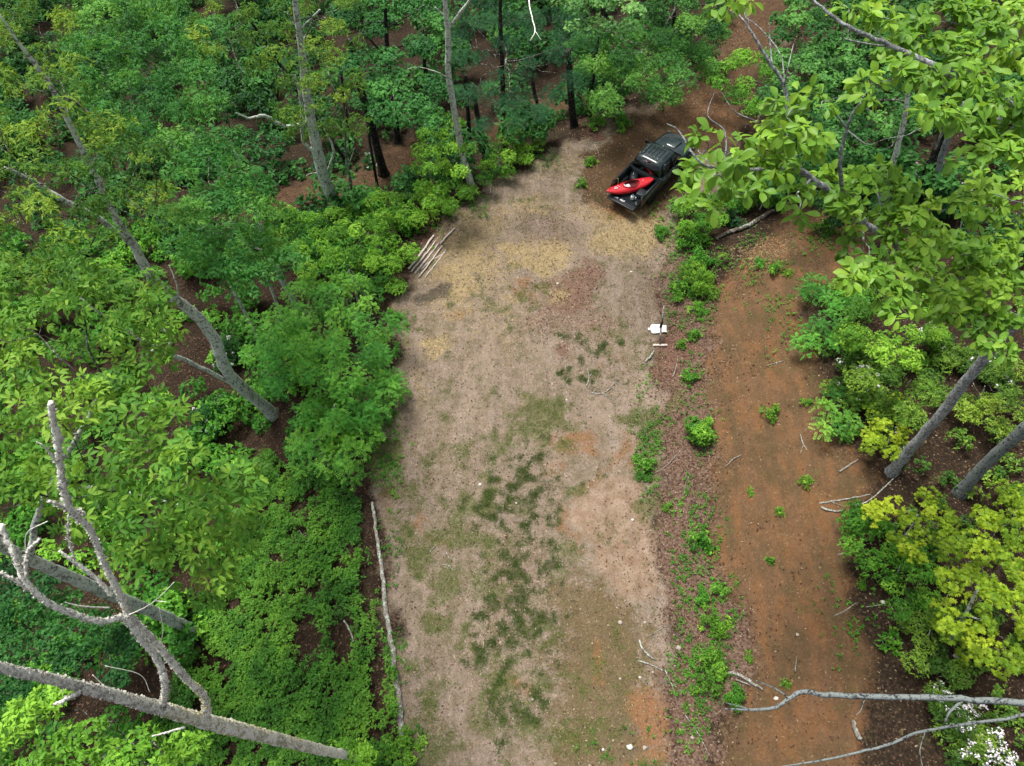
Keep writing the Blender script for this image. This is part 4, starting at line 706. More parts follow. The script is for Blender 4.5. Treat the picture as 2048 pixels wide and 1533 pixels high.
bare = blob(px, py, [(620, 1280, 34, 60, 1), (690, 1280, 30, 60, 1), (735, 1060, 16, 60, 1), (600, 1020, 20, 20, 1), (555, 1120, 24, 20, .8), (760, 1350, 22, 120, .9), (740, 1180, 22, 80, .9), (700, 1100, 20, 30, .6), (480, 990, 30, 30, .7), (790, 1480, 14, 60, .6)])
k = (m > 0) & (r5.random(len(x)) > bare * 1.3) & (fbm(x + 9, y, 1.4) > .36)
hb = .08 + 1.15 * fbm(x[k], y[k], .55) ** 1.4 * r5.random(k.sum()) ** .6
low_plants("ground_cover", "dense bright green ground cover on the left slope below the clearing", sp, x[k], y[k], z[k], hb, r5)
x, y, z, px, py = scatter(-9, 20, -4, 32, 120, r5); zz = zones(x, y, z); wd = blob(px, py, [(1300, 880, 34, 110, .8), (1395, 1110, 50, 120, .8), (1415, 1210, 60, 80, .95), (1400, 1340, 60, 80, .9), (1385, 560, 60, 90, .8), (1395, 860, 40, 60, .6), (1390, 760, 30, 60, .5), (1350, 560, 26, 90, .6), (1345, 480, 30, 40, .7), (775, 900, 40, 90, .7), (800, 640, 30, 20, .6), (1500, 520, 60, 60, .35), (1560, 620, 80, 100, .2), (1330, 430, 30, 30, .6), (1375, 1430, 40, 90, .6), (1360, 990, 26, 60, .5), (1650, 480, 60, 40, .5), (930, 420, 60, 24, .5), (850, 470, 30, 30, .4), (1080, 320, 60, 20, .5), (820, 1480, 30, 60, .7), (790, 1330, 24, 120, .6), (775, 1100, 24, 120, .6), (1700, 1230, 60, 100, .3), (1260, 1500, 90, 40, .3)])
k = r5.random(len(x)) < wd * np.clip((fbm(x, y, 1.7) - .42) * 7, 0, 1)
low_plants("weeds", "scattered low green weeds along both edges of the clearing", Sp('quad', .085, .045, 5, G['shrub'], droop=.15, spread=1.2, ub=.3, tint=(.35, .35)), x[k], y[k], gz(x[k], y[k]), .03 + .12 * r5.random(k.sum()), r5)
# bushy undergrowth under the trees
def undergrowth(name, label, sp, pts_, rng):
    cl = [(np.array([a, b, float(terr(a, b)) + h_]), r_) for a, b, h_, r_ in pts_]
    A = tree_leaves(sp, cl, rng); mb = MB(); add_leaves(mb, sp.tpl, *A); return tag(mb.build(name, sp.mat), label, None, kind="stuff")
def bush_pts(n, x0, x1, y0, y1, rng, keep, hmax=1.5, rr=(.55, 1.1)):
    x, y, z, px, py = scatter(x0, x1, y0, y1, n / ((x1 - x0) * (y1 - y0)), rng, 160); out = []
    for a, b, p, q, c in zip(x, y, px, py, z):
        if keep(a, b, p, q): out.append((a, b, .2 + hmax * rng.random() ** 1.5, rr[0] + (rr[1] - rr[0]) * rng.random()))
    return out
xl = lambda y_: float(np.interp(y_, LE[0], LE[1])); xr = lambda y_: float(np.interp(y_, RE[0], RE[1]))
trail_free = lambda p, q: poly_sd(np.array([p]), np.array([q]), TRAIL)[0] < -6 and poly_sd(np.array([p]), np.array([q]), TRACK)[0] < -12
lw = lambda a, b, p, q: a < xl(b) - 1.2 and trail_free(p, q) and poly_sd(np.array([p]), np.array([q]), COVER)[0] < 5
spu = Sp('quad', .32, .17, 6, G['deep'], lai=1.7, droop=.35, spread=1.2, flat=.55, tint=(.55, .25)); spv = Sp('quad', .20, .11, 6, G['shrub'], lai=1.9, droop=.3, spread=1.2, flat=.6, tint=(.40, .25))
undergrowth("undergrowth", "shaded leafy undergrowth filling the far wood beyond the lower trail", spu, bush_pts(680, -46, 15, 26, 62, r5, lambda a, b, p, q: lw(a, b, p, q), 2.6, (.7, 1.5)), r5)
undergrowth("undergrowth", "mixed green undergrowth on the left slope under oak and hickory", spv, bush_pts(560, -32, -2, -1, 28, r5, lambda a, b, p, q: lw(a, b, p, q) and fbm(np.array([a]), np.array([b]), .35)[0] > .34, 1.3, (.4, .95)), r5)
rwk = lambda a, b, p, q: a > xr(b) + 2.0 and trail_free(p, q) and poly_sd(np.array([p]), np.array([q]), BANK)[0] < -30
spw = Sp('fold', .12, .06, 7, G['laurel'], lai=1.8, droop=.2, spread=1.15, flat=.55, tint=(.40, .25))
undergrowth("undergrowth", "shaded undergrowth on the slope behind the truck and track", spu, bush_pts(330, 9, 34, 22, 52, r5, rwk, 2.0, (.6, 1.2)), r5)
undergrowth("undergrowth", "patchy yellow-green seedlings on the leaf-strewn right slope", spw, bush_pts(420, 9, 28, -5, 22, r5, lambda a, b, p, q: rwk(a, b, p, q) and fbm(np.array([a]), np.array([b]), .5)[0] > .45, .35, (.2, .5)), r5)

# dead leaves, straw flecks, grass and pebbles
t = NT("dead_leaf"); t0 = t.attr("tint"); DEAD = t.done(t.bsdf(t.ramp(t0, [(0, (.022, .013, .009)), (.3, (.065, .032, .022)), (.55, (.125, .075, .052)), (.8, (.21, .15, .105)), (1, (.36, .30, .23))]), .85, .1))
t = NT("straw_fleck"); t0 = t.attr("tint"); STRAWM = t.done(t.bsdf(t.ramp(t0, [(0, (.06, .045, .025)), (.45, (.15, .11, .06)), (.8, (.25, .20, .11)), (1, (.34, .29, .19))]), .85, .1))
t = NT("grass_blade"); t0 = t.attr("tint"); GRASSM = t.done(t.bsdf(t.ramp(t0, [(0, (.030, .050, .012)), (.5, (.065, .105, .020)), (1, (.13, .17, .035))]), .7, .2))
def flakes(name, label, mat, x, y, z, L, asp, tint, rng, lift=.012, tilt=.35, tpl='quad', parent=None):
    n_ = len(x); az = rng.random(n_) * 6.283; d = nrm(np.stack([np.cos(az), np.sin(az), tilt * rng.standard_normal(n_)], -1)); n = leaf_frames(d, tilt, rng)
    # sit on the sloping ground
    mb = MB(); add_leaves(mb, tpl, np.stack([x, y, z + lift], -1), d, n, L, L * asp, np.clip(tint, 0, 1)); return tag(mb.build(name, mat), label, None, kind="stuff")
x, y, z, px, py = scatter(-9, 22, -2.5, 42, 420, r5); z = gz(x, y); zz = zones(x, y, z)
pr = .34 * zz['strip'] + .16 * (1 - zz['clear']) * (1 - zz['bank']) * (x > xr(10) - 2) + .05 * zz['bank'] + .16 * zz['clear'] * fbm(x, y + 9, .8) ** 2 + .22 * zz['reds'] * zz['clear'] + .03 * zz['soil']
k = r5.random(len(x)) < np.minimum(pr, .6); n_ = k.sum()
flakes("leaf_litter", "brown and reddish dead leaves lying over clearing, strip and banks", DEAD, x[k], y[k], z[k], .04 + .06 * r5.random(n_), .6, np.where(r5.random(n_) < .14, .92, .16 + .5 * r5.random(n_)) - .08 * (1 - zz['clear'][k]) , r5)
k = r5.random(len(x)) < np.minimum(.22 * zz['clear'] * fbm(x + 5, y, .7) ** 2 + .55 * zz['straw'] ** 1.5 + .02 * zz['bank'] + .03 * zz['soil'], .5) * (fbm(x, y, 2.2) > .36); n_ = k.sum()
flakes("straw", "pale dry straw and grass flecks scattered over the clearing", STRAWM, x[k], y[k], z[k], .04 + .08 * r5.random(n_), .28, .25 + .75 * r5.random(n_), r5)
x, y, z, px, py = scatter(-18, -3, -2.5, 34, 75, r5); z = gz(x, y); zz = zones(x, y, z); k = (zz['clear'] < .5) & (r5.random(len(x)) < .8); n_ = k.sum()
flakes("leaf_litter", "dark red-brown dead leaves on the left forest floor", DEAD, x[k], y[k], z[k], .06 + .06 * r5.random(n_), .6, .05 + .5 * r5.random(n_), r5)
def grass(name, label, thr, key, dens, hgt, rng, ct, blades=7, base_d=0.0):
    x, y, z, px, py = scatter(-8, 9, -2.5, 32, dens, rng); z = gz(x, y); zz = zones(x, y, z); k = rng.random(len(x)) < zz[key] * zz['clear'] * thr + base_d * zz['clear'] * (fbm(x, y, 1.1) > .45)
    x, y, z = x[k], y[k], z[k]; n_ = len(x); X_ = np.repeat(x, blades) + .05 * rng.standard_normal(n_ * blades); Y_ = np.repeat(y, blades) + .05 * rng.standard_normal(n_ * blades); Z_ = np.repeat(z, blades)
    m_ = len(X_); d = nrm(np.stack([.8 * rng.standard_normal(m_), .8 * rng.standard_normal(m_), .6 + .5 * rng.random(m_)], -1)); n = leaf_frames(d, .6, rng); mb = MB()
    add_leaves(mb, 'needle', np.stack([X_, Y_, Z_], -1), d, n, hgt * (.6 + .8 * rng.random(m_)), np.full(m_, .013), np.clip(ct + .22 * rng.standard_normal(m_), 0, 1)); return tag(mb.build(name, GRASSM), label, None, kind="stuff")
grass("grass", "thin light green grass patches in the clearing", .70, 'grass', 330, .085, r5, .66, 5, .05)
grass("grass", "dark green grass clumps in a streak down the clearing's middle", .9, 'clump', 330, .12, r5, .27, 8)

# ---------------------------------------------------------------- pickup truck (x forward, y left, z up; origin on the ground under the middle)
M = {}
M['paint'] = (lambda t: t.done(t.bsdf(t.mix(t.noise(3, t.pos()), (.006, .016, .018), (.010, .024, .026)), t.remap(t.noise(5, t.pos(), 4), .35, .7, .22, .32), .5, Coat_Weight=.6, Coat_Roughness=.2)))(NT("dark_green_black_paint"))
M['glass'] = plain("tinted_glass", (.004, .005, .006), .06, .6, var=.1)
M['rubber'] = plain("tyre_rubber", (.012, .012, .012), .85, .2)
M['plastic'] = plain("black_plastic", (.008, .011, .014), .45, .3, var=.3, scale=20)
M['liner'] = plain("bed_liner", (.010, .014, .017), .65, .3, var=.35, scale=24)
M['chrome'] = plain("silver_metal", (.55, .56, .58), .25, .5, 1.0, var=.1)
M['redlens'] = plain("red_lens", (.06, .004, .008), .2, .5)
M['white'] = plain("white_plastic", (.62, .64, .66), .5, .4, var=.06)
M['kayak'] = plain("red_kayak_plastic", (.52, .012, .022), .30, .5, var=.14, scale=3)
M['dkred'] = plain("dark_red_inside", (.085, .006, .008), .6, .3)  # hull red darkened, shade of the cockpit hollow put into the colour
M['yellow'] = plain("yellow_strap", (.45, .38, .05), .6, .3)
M['blue'] = plain("blue_grey_box", (.035, .06, .09), .5, .3)
g1, g2 = gp(1297, 408), gp(1367, 343)
hd = math.atan2(g2[1] - g1[1], g2[0] - g1[0]); HEAD = math.radians(90 - 38.5)
ctr = g1 + np.array([math.cos(HEAD), math.sin(HEAD), 0]) * 1.62 + np.array([-math.sin(HEAD), math.cos(HEAD), 0]) * .80
truck = thing("pickup_truck", "black double-cab pickup truck with lowered tailgate parked at the clearing's far edge", "truck", (ctr[0], ctr[1], float(terr(ctr[0], ctr[1])) + .02), rz=HEAD)
def loft(secs, closed=True, cap=True):
    """sections: list of (k,3) rings"""
    A = np.array(secs); n, k = A.shape[:2]; i, j = np.meshgrid(np.arange(n - 1), np.arange(k if closed else k - 1), indexing='ij'); j2 = (j + 1) % k
    fs = [np.stack([i * k + j, (i + 1) * k + j, (i + 1) * k + j2, i * k + j2], -1).reshape(-1, 4)]
    if cap: fs += [np.arange(k)[None], ((n - 1) * k + np.arange(k))[::-1][None]]
    return A.reshape(-1, 3), fs
def ring(x, w_, z0, z1, rnd=.12, top=None, side=.0):
    """cross-section at x: half width, bottom, top, rounded upper corners"""
    tw = w_ if top is None else top; zr = z1 - rnd
    R_ = [(-w_ + .06, z0), (-w_, z0 + .10), (-w_ - side, (z0 + zr) / 2), (-w_ - side * .4, zr - .02), (-tw + rnd * .35, z1 - rnd * .3), (-tw + rnd * 1.1, z1), (0, z1 + .012)]
    R_ += [(-a_, b_) for a_, b_ in R_[-2::-1]]
    return [(x, a_, b_) for a_, b_ in R_]
def part(name, secs, mat, parent=None, smooth=True, bev=None, **kw):
    mb = MB(); V, fs = loft(secs, **kw); mb.add(V, fs); o = mb.build(name, mat, parent or truck, smooth)
    if bev: bevel(o, bev)
    return o
# front end and cab lower body: bed floor lies from x -2.55 to -1.0, cab -1.0..1.05, hood 1.05..2.6
body = part("body", [ring(2.62, .62, .42, .80, .10), ring(2.58, .78, .36, .92, .12), ring(2.42, .87, .34, 1.00, .12, side=.02), ring(1.95, .92, .34, 1.05, .14, .84, .02), ring(1.35, .93, .34, 1.09, .14, .86, .02), ring(1.02, .93, .34, 1.12, .12, .87, .02), ring(.3, .93, .34, 1.13, .10, .88, .02), ring(-.6, .93, .34, 1.13, .10, .88, .02), ring(-1.0, .92, .34, 1.13, .08, .88, .02)], M['paint'])
part("hood", [[(x_, y_, z_) for y_, z_ in ((-w_, h_ - .012), (-w_ * .8, h_ + .02), (-.42, h_ + .030), (-.30, h_ + .05), (0, h_ + .058), (.30, h_ + .05), (.42, h_ + .030), (w_ * .8, h_ + .02), (w_, h_ - .012))] for x_, w_, h_ in ((2.50, .62, .955), (2.38, .72, 1.0), (1.9, .78, 1.05), (1.35, .81, 1.09), (1.10, .80, 1.115))], M['paint'], closed=False, cap=False)
mb = MB(); V, fs = loft([[(x_, y_, z_) for y_, z_ in ((-w_, b_), (-w_ * .86, t_), (w_ * .86, t_), (w_, b_))] for x_, w_, b_, t_ in ((1.95, .30, 1.10, 1.165), (1.86, .31, 1.105, 1.185), (1.35, .26, 1.14, 1.20), (1.28, .25, 1.15, 1.165))]); mb.add(V, fs)
sc_ = mb.build("hood_scoop", M['paint'], truck); bevel(sc_, .015)
mb = MB(); box(mb, (1.957, 0, 1.145), (.02, .46, .05)); mb.build("scoop_grille", M['plastic'], sc_)
# greenhouse
def gh(x_, bw, tw, z0, z1): return [(x_, -bw, z0), (x_ , -tw - .02, z1 - .10), (x_, -tw + .06, z1 - .015), (x_, -tw * .5, z1 + .008), (x_, 0, z1 + .012), (x_, tw * .5, z1 + .008), (x_, tw - .06, z1 - .015), (x_, tw + .02, z1 - .10), (x_, bw, z0)]
part("cab", [gh(1.14, .80, .76, 1.10, 1.125), gh(.86, .83, .72, 1.10, 1.36), gh(.46, .85, .665, 1.10, 1.68), gh(.20, .86, .665, 1.10, 1.745), (gh(-.30, .86, .67, 1.10, 1.765)), gh(-.72, .86, .665, 1.10, 1.75), gh(-.86, .85, .66, 1.10, 1.70), gh(-1.02, .84, .72, 1.10, 1.20)], M['paint'], smooth=True)
for yy in (-.50, -.30, -.10, .10, .30, .50):
    mb = MB(); tube(mb, np.array([(.24, yy, 1.752), (-.05, yy, 1.775), (-.45, yy, 1.777), (-.72, yy, 1.762)]), [.016, .03, .03, .016], 6); mb.build("roof_rib", M['paint'], truck, True)
def quadp(name, pts_, mat, parent=None, th=.012):
    P = np.array(pts_, float); n = nrm(np.cross(P[1] - P[0], P[-1] - P[0])); mb = MB(); k_ = len(P)
    f_ = [np.arange(k_)[None], (np.arange(k_)[::-1] + k_)[None], np.array([[a_, a_ + k_, (a_ + 1) % k_ + k_, (a_ + 1) % k_] for a_ in range(k_)])]
    mb.add(np.vstack([P + n * th, P - n * th]), f_); return mb.build(name, mat, parent or truck)
quadp("windshield", [(1.10, -.74, 1.14), (1.10, .74, 1.14), (.50, .64, 1.66), (.50, -.64, 1.66)], M['glass'], th=.02)
quadp("rear_window", [(-1.035, -.74, 1.20), (-.875, -.62, 1.66), (-.875, .62, 1.66), (-1.035, .74, 1.20)], M['glass'], th=.02)
for s_ in (-1, 1):
    for a_, b_, c_, d_ in ((.92, .12, .42, .12), (.06, -.80, .06, -.66)):
        quadp("side_window", [(a_, s_ * .868, 1.14), (b_, s_ * .872, 1.14), (d_, s_ * .712, 1.63), (c_, s_ * .712, 1.62)], M['glass'], th=.016)
    door = quadp("door", [(.98, s_ * .957, .46), (.09, s_ * .957, .46), (.09, s_ * .945, 1.08), (1.0, s_ * .945, 1.08)], M['paint'], th=.008)
    mb = MB(); box(mb, (.22, s_ * .97, .96), (.16, .03, .035)); mb.build("handle", M['paint'], door)
    door = quadp("door", [(.05, s_ * .957, .46), (-.72, s_ * .957, .46), (-.92, s_ * .945, .80), (-.92, s_ * .945, 1.08), (.05, s_ * .945, 1.08)], M['paint'], th=.008)
    mb = MB(); box(mb, (-.72, s_ * .97, .96), (.16, .03, .035)); mb.build("handle", M['paint'], door)
    mb = MB(); V, fs = loft([[(.80, s_ * .93, 1.12), (.84, s_ * .93, 1.12), (.84, s_ * .93, 1.17), (.80, s_ * .93, 1.17)], [(.76, s_ * 1.04, 1.13), (.86, s_ * 1.04, 1.13), (.85, s_ * 1.04, 1.32), (.77, s_ * 1.04, 1.32)], [(.77, s_ * 1.20, 1.15), (.85, s_ * 1.20, 1.15), (.84, s_ * 1.20, 1.33), (.78, s_ * 1.20, 1.33)]]); mb.add(V, fs); bevel(mb.build("mirror", M['plastic'], truck), .02)
    # bed side: outer skin, rail, inner wall, as one profile swept to the tail
    prof = lambda x_, w_: [(x_, s_ * (w_ - .06), .40), (x_, s_ * w_, .50), (x_, s_ * (w_ + .015), .80), (x_, s_ * w_, 1.08), (x_, s_ * (w_ - .03), 1.135), (x_, s_ * (w_ - .12), 1.135), (x_, s_ * (w_ - .13), .62), (x_, s_ * (w_ - .10), .52)]
    part("bed_side", [prof(-1.03, .92), prof(-1.6, .925), prof(-2.3, .92), prof(-2.60, .90)], M['paint'], smooth=False, bev=.012)
    mb = MB(); box(mb, (-1.82, s_ * .845, 1.142), (1.52, .10, .022)); mb.build("bed_rail_cap", M['plastic'], truck)
    mb = MB(); box(mb, (-1.75, s_ * .70, .70), (.75, .20, .24), taper=.85); bevel(mb.build("inner_wheel_arch", M['liner'], truck), .04)
    mb = MB(); box(mb, (-2.60, s_ * .86, .84), (.03, .08, .34)); bevel(mb.build("tail_light", M['redlens'], truck), .015)
    mb = MB(); box(mb, (2.50, s_ * .72, .86), (.16, .26, .13)); bevel(mb.build("headlight", M['chrome'], truck), .03)
    for wx in (1.72, -1.53):
        th = np.linspace(0, np.pi, 15); mb = MB(); tube(mb, np.stack([wx + .44 * np.cos(th), np.full(15, s_ * .945), .40 + .44 * np.sin(th)], -1), .045, 8); mb.build("fender_flare", M['plastic'], truck, True)
        mb = MB(); th = np.linspace(0, np.pi, 13); mb.add(np.vstack([[(wx + .41 * math.cos(a_), s_ * .955, .40 + .41 * math.sin(a_)) for a_ in th]]), np.arange(13)[None]); mb.build("wheel_well", M['rubber'], truck)
        wh = bpy.data.objects.new("wheel", None); S.collection.objects.link(wh); wh.parent = truck; wh.location = (wx, s_ * .83, .385)
        R_ = [(.22, -.115), (.34, -.125), (.375, -.10), (.385, -.05), (.385, .05), (.375, .10), (.34, .125), (.22, .115)]; k_ = 28; A_ = np.arange(k_) * 2 * np.pi / k_
        mb = MB(); V, fs = loft([[(r_ * math.cos(a_), y_, r_ * math.sin(a_)) for r_, y_ in R_] for a_ in A_] + [[(r_, y_, 0) for r_, y_ in R_]], cap=False); mb.add(V, fs); mb.build("tyre", M['rubber'], wh, True)
        mb = MB(); mb.add([(.22 * math.cos(a_), s_ * .09, .22 * math.sin(a_)) for a_ in A_] + [(.05 * math.cos(a_), s_ * .06, .05 * math.sin(a_)) for a_ in A_], np.array([[a_, (a_ + 1) % k_, k_ + (a_ + 1) % k_, k_ + a_] for a_ in range(k_)]))
        for q_ in range(6): box(mb, (.13 * math.cos(q_ * 1.047), s_ * .10, .13 * math.sin(q_ * 1.047)), (.17, .03, .045), np.array([[math.cos(q_ * 1.047), 0, -math.sin(q_ * 1.047)], [0, 1, 0], [math.sin(q_ * 1.047), 0, math.cos(q_ * 1.047)]]))
        mb.build("rim", M['chrome'] if False else M['plastic'], wh)
mb = MB(); box(mb, (-1.80, 0, .585), (1.58, 1.66, .05))
for q_ in range(12): box(mb, (-1.80, -.60 + q_ * .109, .618), (1.50, .045, .016))
mb.build("bed_floor", M['liner'], truck)
mb = MB(); box(mb, (-1.045, 0, .86), (.05, 1.66, .56)); mb.build("bed_front_wall", M['liner'], truck)
tg = MB(); box(tg, (-2.87, 0, .61), (.50, 1.50, .055)); tgo = tg.build("tailgate", M['plastic'], truck); bevel(tgo, .015)
for q_ in range(13):
    mb = MB(); box(mb, (-2.87, -.60 + q_ * .10, .642), (.38, .05, .014)); mb.build("tailgate_rib", M['plastic'], tgo)
for yy, dx, ln in ((.36, 0, .16), (.31, .0, .09), (.10, .03, .12), (.02, .0, .16), (-.06, .02, .10)):
    mb = MB(); box(mb, (-2.90 + dx, yy, .652), (.035, ln, .008)); box(mb, (-2.86 + dx, yy - .03, .653), (.09, .03, .008)); mb.build("white_mark", M['white'], tgo)
mb = MB(); box(mb, (-2.72, 0, .50), (.16, 1.50, .16)); bevel(mb.build("rear_bumper", M['plastic'], truck), .03)
mb = MB(); box(mb, (2.64, 0, .52), (.14, 1.60, .22)); bevel(mb.build("front_bumper", M['paint'], truck), .05)
mb = MB(); box(mb, (2.61, 0, .78), (.06, 1.0, .20)); mb.build("grille", M['plastic'], truck)
mb = MB(); box(mb, (-.90, .0, 1.715), (.05, .22, .05)); bevel(mb.build("high_brake_light", M['redlens'], truck), .012)
TM = Matrix.LocRotScale(truck.location, truck.rotation_euler, None)
def on_truck(name, label, cat, loc, rz=0.0, ry=0.0, rx=0.0):
    w_ = TM @ Vector(loc); o = bpy.data.objects.new(name, None); S.collection.objects.link(o); o.location = w_; o.rotation_euler = (rx, ry, HEAD + rz); return tag(o, label, cat)
# kayak: local x along the boat, nose out over the tailgate
ky = on_truck("kayak", "red whitewater kayak lying askew in the truck bed, nose over the tailgate", "kayak", (-2.02, .14, .66), rz=math.radians(-33), ry=math.radians(-2.5))
n_u, n_v = 61, 36; us = np.linspace(0, 1, n_u); LEN = 2.50; rings = []
for u in us:
    e = abs(2 * u - 1); w_ = .325 * (1 - e ** 2.4) ** .75 + .012; h_ = .16 * (1 - e ** 2.2) ** .8 + .012; rk = .17 * e ** 2.6
    th = np.arange(n_v) * 2 * np.pi / n_v; c_, s_ = np.cos(th), np.sin(th)
    yy = w_ * np.sign(c_) * np.abs(c_) ** .75; zz_ = h_ * np.sign(s_) * np.abs(s_) ** .85 * np.where(s_ < 0, .9, 1.0 + .25 * (1 - e)); xx = np.full(n_v, (u - .5) * LEN)
    inn = ((xx - .04) / .40) ** 2 + (yy / .225) ** 2; dp = np.where((s_ > 0), .20 * np.clip((1 - inn) * 5, 0, 1), 0)
    rings.append(np.stack([xx, yy, zz_ + rk + .17 - dp], -1))
mb = MB(); V, fs = loft(rings); mb.add(V, fs); mb.build("hull", M['kayak'], ky, True)
th = np.linspace(0, 2 * np.pi, 41); mb = MB(); tube(mb, np.stack([.04 + .42 * np.cos(th), .24 * np.sin(th), .398 - .02 * np.abs(np.sin(th)) + .012 * np.cos(2 * th)], -1), .017, 8, cap=False); mb.build("cockpit_rim", M['kayak'], ky, True)
th = np.arange(32) * 2 * np.pi / 32; mb = MB(); V, fs = loft([[(.04 + a_ * math.cos(q_), b_ * math.sin(q_), z_) for q_ in th] for a_, b_, z_ in ((.425, .238, .392), (.40, .218, .37), (.385, .20, .25), (.36, .18, .215))], cap=False); mb.add(V, fs); mb.build("cockpit_well", M['dkred'], ky, True)
th = np.linspace(0, 2 * np.pi, 31); mb = MB(); mb.add([(.04 + .37 * math.cos(a_), .20 * math.sin(a_), .205) for a_ in th[:-1]], np.arange(30)[None]); mb.build("cockpit_floor", M['dkred'], ky)
mb = MB(); box(mb, (-.14, 0, .265), (.26, .24, .11), taper=.8); st_ = mb.build("seat", M['white'], ky); bevel(st_, .04, 3)
mb = MB(); box(mb, (-.31, 0, .31), (.05, .26, .14), taper=.9); bevel(mb.build("backrest", M['white'], ky), .02, 3)
for xx in (-1.08, 1.08):
    mb = MB(); tube(mb, spline(np.array([(xx - .05, 0, .36 + .02), (xx, 0, .42), (xx + .05, 0, .40)]), 5), .010, 6); mb.build("grab_loop", M['plastic'], ky, True)
th = np.arange(24) * 2 * np.pi / 24; mb = MB(); mb.add([(-.78 + .075 * math.cos(a_), -.03 + .075 * math.sin(a_), .405 + .0 * a_) for a_ in th], np.arange(24)[None]); dc = mb.build("round_sticker", M['white'], ky)
mb = MB(); mb.add([(-.78 + .038 * math.cos(a_), -.03 + .05 * math.sin(a_), .409) for a_ in th], np.arange(24)[None]); mb.build("sticker_emblem", M['blue'], dc)
mb = MB(); tube(mb, spline(np.array([(-.66, .10, .405), (-.62, .03, .412), (-.60, -.03, .41), (-.56, -.06, .41)]), 4), .010, 5); mb.build("white_swoosh", M['white'], ky)
mb = MB(); tube(mb, spline(np.array([(.58, -.04, .385), (.64, 0, .39), (.68, .04, .385)]), 4), .010, 5); mb.build("white_swoosh", M['white'], ky)
# things riding in the bed
o = on_truck("storage_bin", "dark blue-grey storage bin in the bed beside the kayak", "bin", (-2.05, -.52, .625), .1)
mb = MB(); box(mb, (0, 0, .12), (.42, .34, .24), taper=1.06); bevel(mb.build("bin_body", M['blue'], o), .02); mb = MB(); box(mb, (0, 0, .255), (.46, .38, .03)); bevel(mb.build("lid", M['plastic'], o), .01)
o = on_truck("gear_bag", "dark gear bag slumped against the truck cab", "bag", (-1.28, .42, .625), .5)
mb = MB(); V, fs = loft([[(x_, .22 * s_ * math.cos(a_), .16 + .15 * s_ * math.sin(a_)) for a_ in np.arange(12) * .5236] for x_, s_ in ((-.34, .3), (-.30, .8), (-.1, 1.05), (.12, .95), (.30, .8), (.34, .3))]); mb.add(V, fs); mb.build("bag_body", M['plastic'], o, True)
mb = MB(); tube(mb, spline(np.array([(-.16, .1, .28), (-.08, .05, .40), (.08, .05, .40), (.16, .1, .28)]), 4), .014, 6); mb.build("strap", M['chrome'], o, True)
def bottle(name, label, loc, mat, cap_m, r_, h_, tilt=0):
    o_ = on_truck(name, label, "bottle", loc, rx=tilt); mb_ = MB(); V_, f_ = loft([[(q_ * math.cos(a_), q_ * math.sin(a_), z_) for a_ in np.arange(12) * .5236] for q_, z_ in ((r_ * .9, 0), (r_, .02), (r_, h_ * .65), (r_ * .8, h_ * .8), (r_ * .4, h_ * .9), (r_ * .4, h_))]); mb_.add(V_, f_); mb_.build("bottle_body", mat, o_, True)
    mb_ = MB(); tube(mb_, np.array([(0, 0, h_), (0, 0, h_ + .03)]), r_ * .5, 10); mb_.build("cap", cap_m, o_)
bottle("water_jug", "white jug standing on the tailgate hinge beside the bin", (-2.50, -.30, .65), M['white'], M['blue'], .085, .26)
bottle("metal_flask", "silver flask at the tailgate's right corner", (-2.74, -.66, .645), M['chrome'], M['plastic'], .06, .24)
bottle("small_bottle", "small clear bottle next to the white jug on the tailgate", (-2.46, -.46, .625), M['chrome'], M['white'], .05, .18)
o = on_truck("paddle_strap", "yellow strap end hooked on the far bed rail", "strap", (-2.30, .80, 1.14)); mb = MB(); tube(mb, spline(np.array([(0, 0, .03), (.02, -.06, .05), (.0, -.10, -.08), (-.03, -.12, -.22)]), 4), .014, 5); mb.build("webbing", M['yellow'], o)

# ---------------------------------------------------------------- target stand, poles, fallen wood, stones
def lay(pts_, off):
    out = []
    for q in pts_:
        g = gp(q[0], q[1]); g[2] = float(gz(g[0], g[1])) + (q[3] if len(q) > 3 else q[2]) * .8 + off; out.append([*g, q[2]])
    return np.array(out)
def stick(name, label, pts_, mat, side=None, cat="stick", group=None, sides=7, rough=.06, raised=0.0):
    q = lay(pts_, raised); base = q[0, :3].copy(); o = thing(name, label, cat, base, group); mb = MB(); p = spline(q, 5); tube(mb, p[:, :3] + .25 * p[:, 3:4] * RNG.standard_normal((len(p), 3)), np.maximum(p[:, 3], .004), sides, rough); mb.build("stem" if cat != "log" else "log_stem", mat, o, True, base)
    for sd_ in side or []:
        q = lay(sd_, raised + .02); mb = MB(); p = spline(q, 4); tube(mb, p[:, :3], np.maximum(p[:, 3], .004), 5); mb.build("side_twig", mat, o, True, base)
    return o
st = thing("target_stand", "grey wooden post on a short cross foot at the clearing's right edge", "target stand", gp(1320, 692))
b0 = np.array(st.location); t1 = P3((1322, 650, .85)) - b0; t2 = P3((1328, 612, 1.75)) - b0
mb = MB(); tube(mb, np.array([(0, 0, .02), t1]), [.045, .04], 4); mb.build("lower_post", BK['stick'], st)
mb = MB(); tube(mb, np.array([t1 * .86 + (.03, 0.02, 0), t2]), [.035, .022], 4); mb.build("upper_post", BK['stick'], st)
mb = MB(); box(mb, (0, 0, .045), (.62, .09, .07)); bevel(mb.build("foot", BK['poles'], st), .01)
mb = MB(); box(mb, t1 * .98 + (.0, -.03, 0.06), (.10, .05, .42)); mb.build("dark_bracket", M['plastic'], st)
tb = gp(1316, 660); tz = thing("paper_target", "white torso-shaped paper target lying flat behind the wooden post", "target", (tb[0], tb[1], tb[2] + .05))
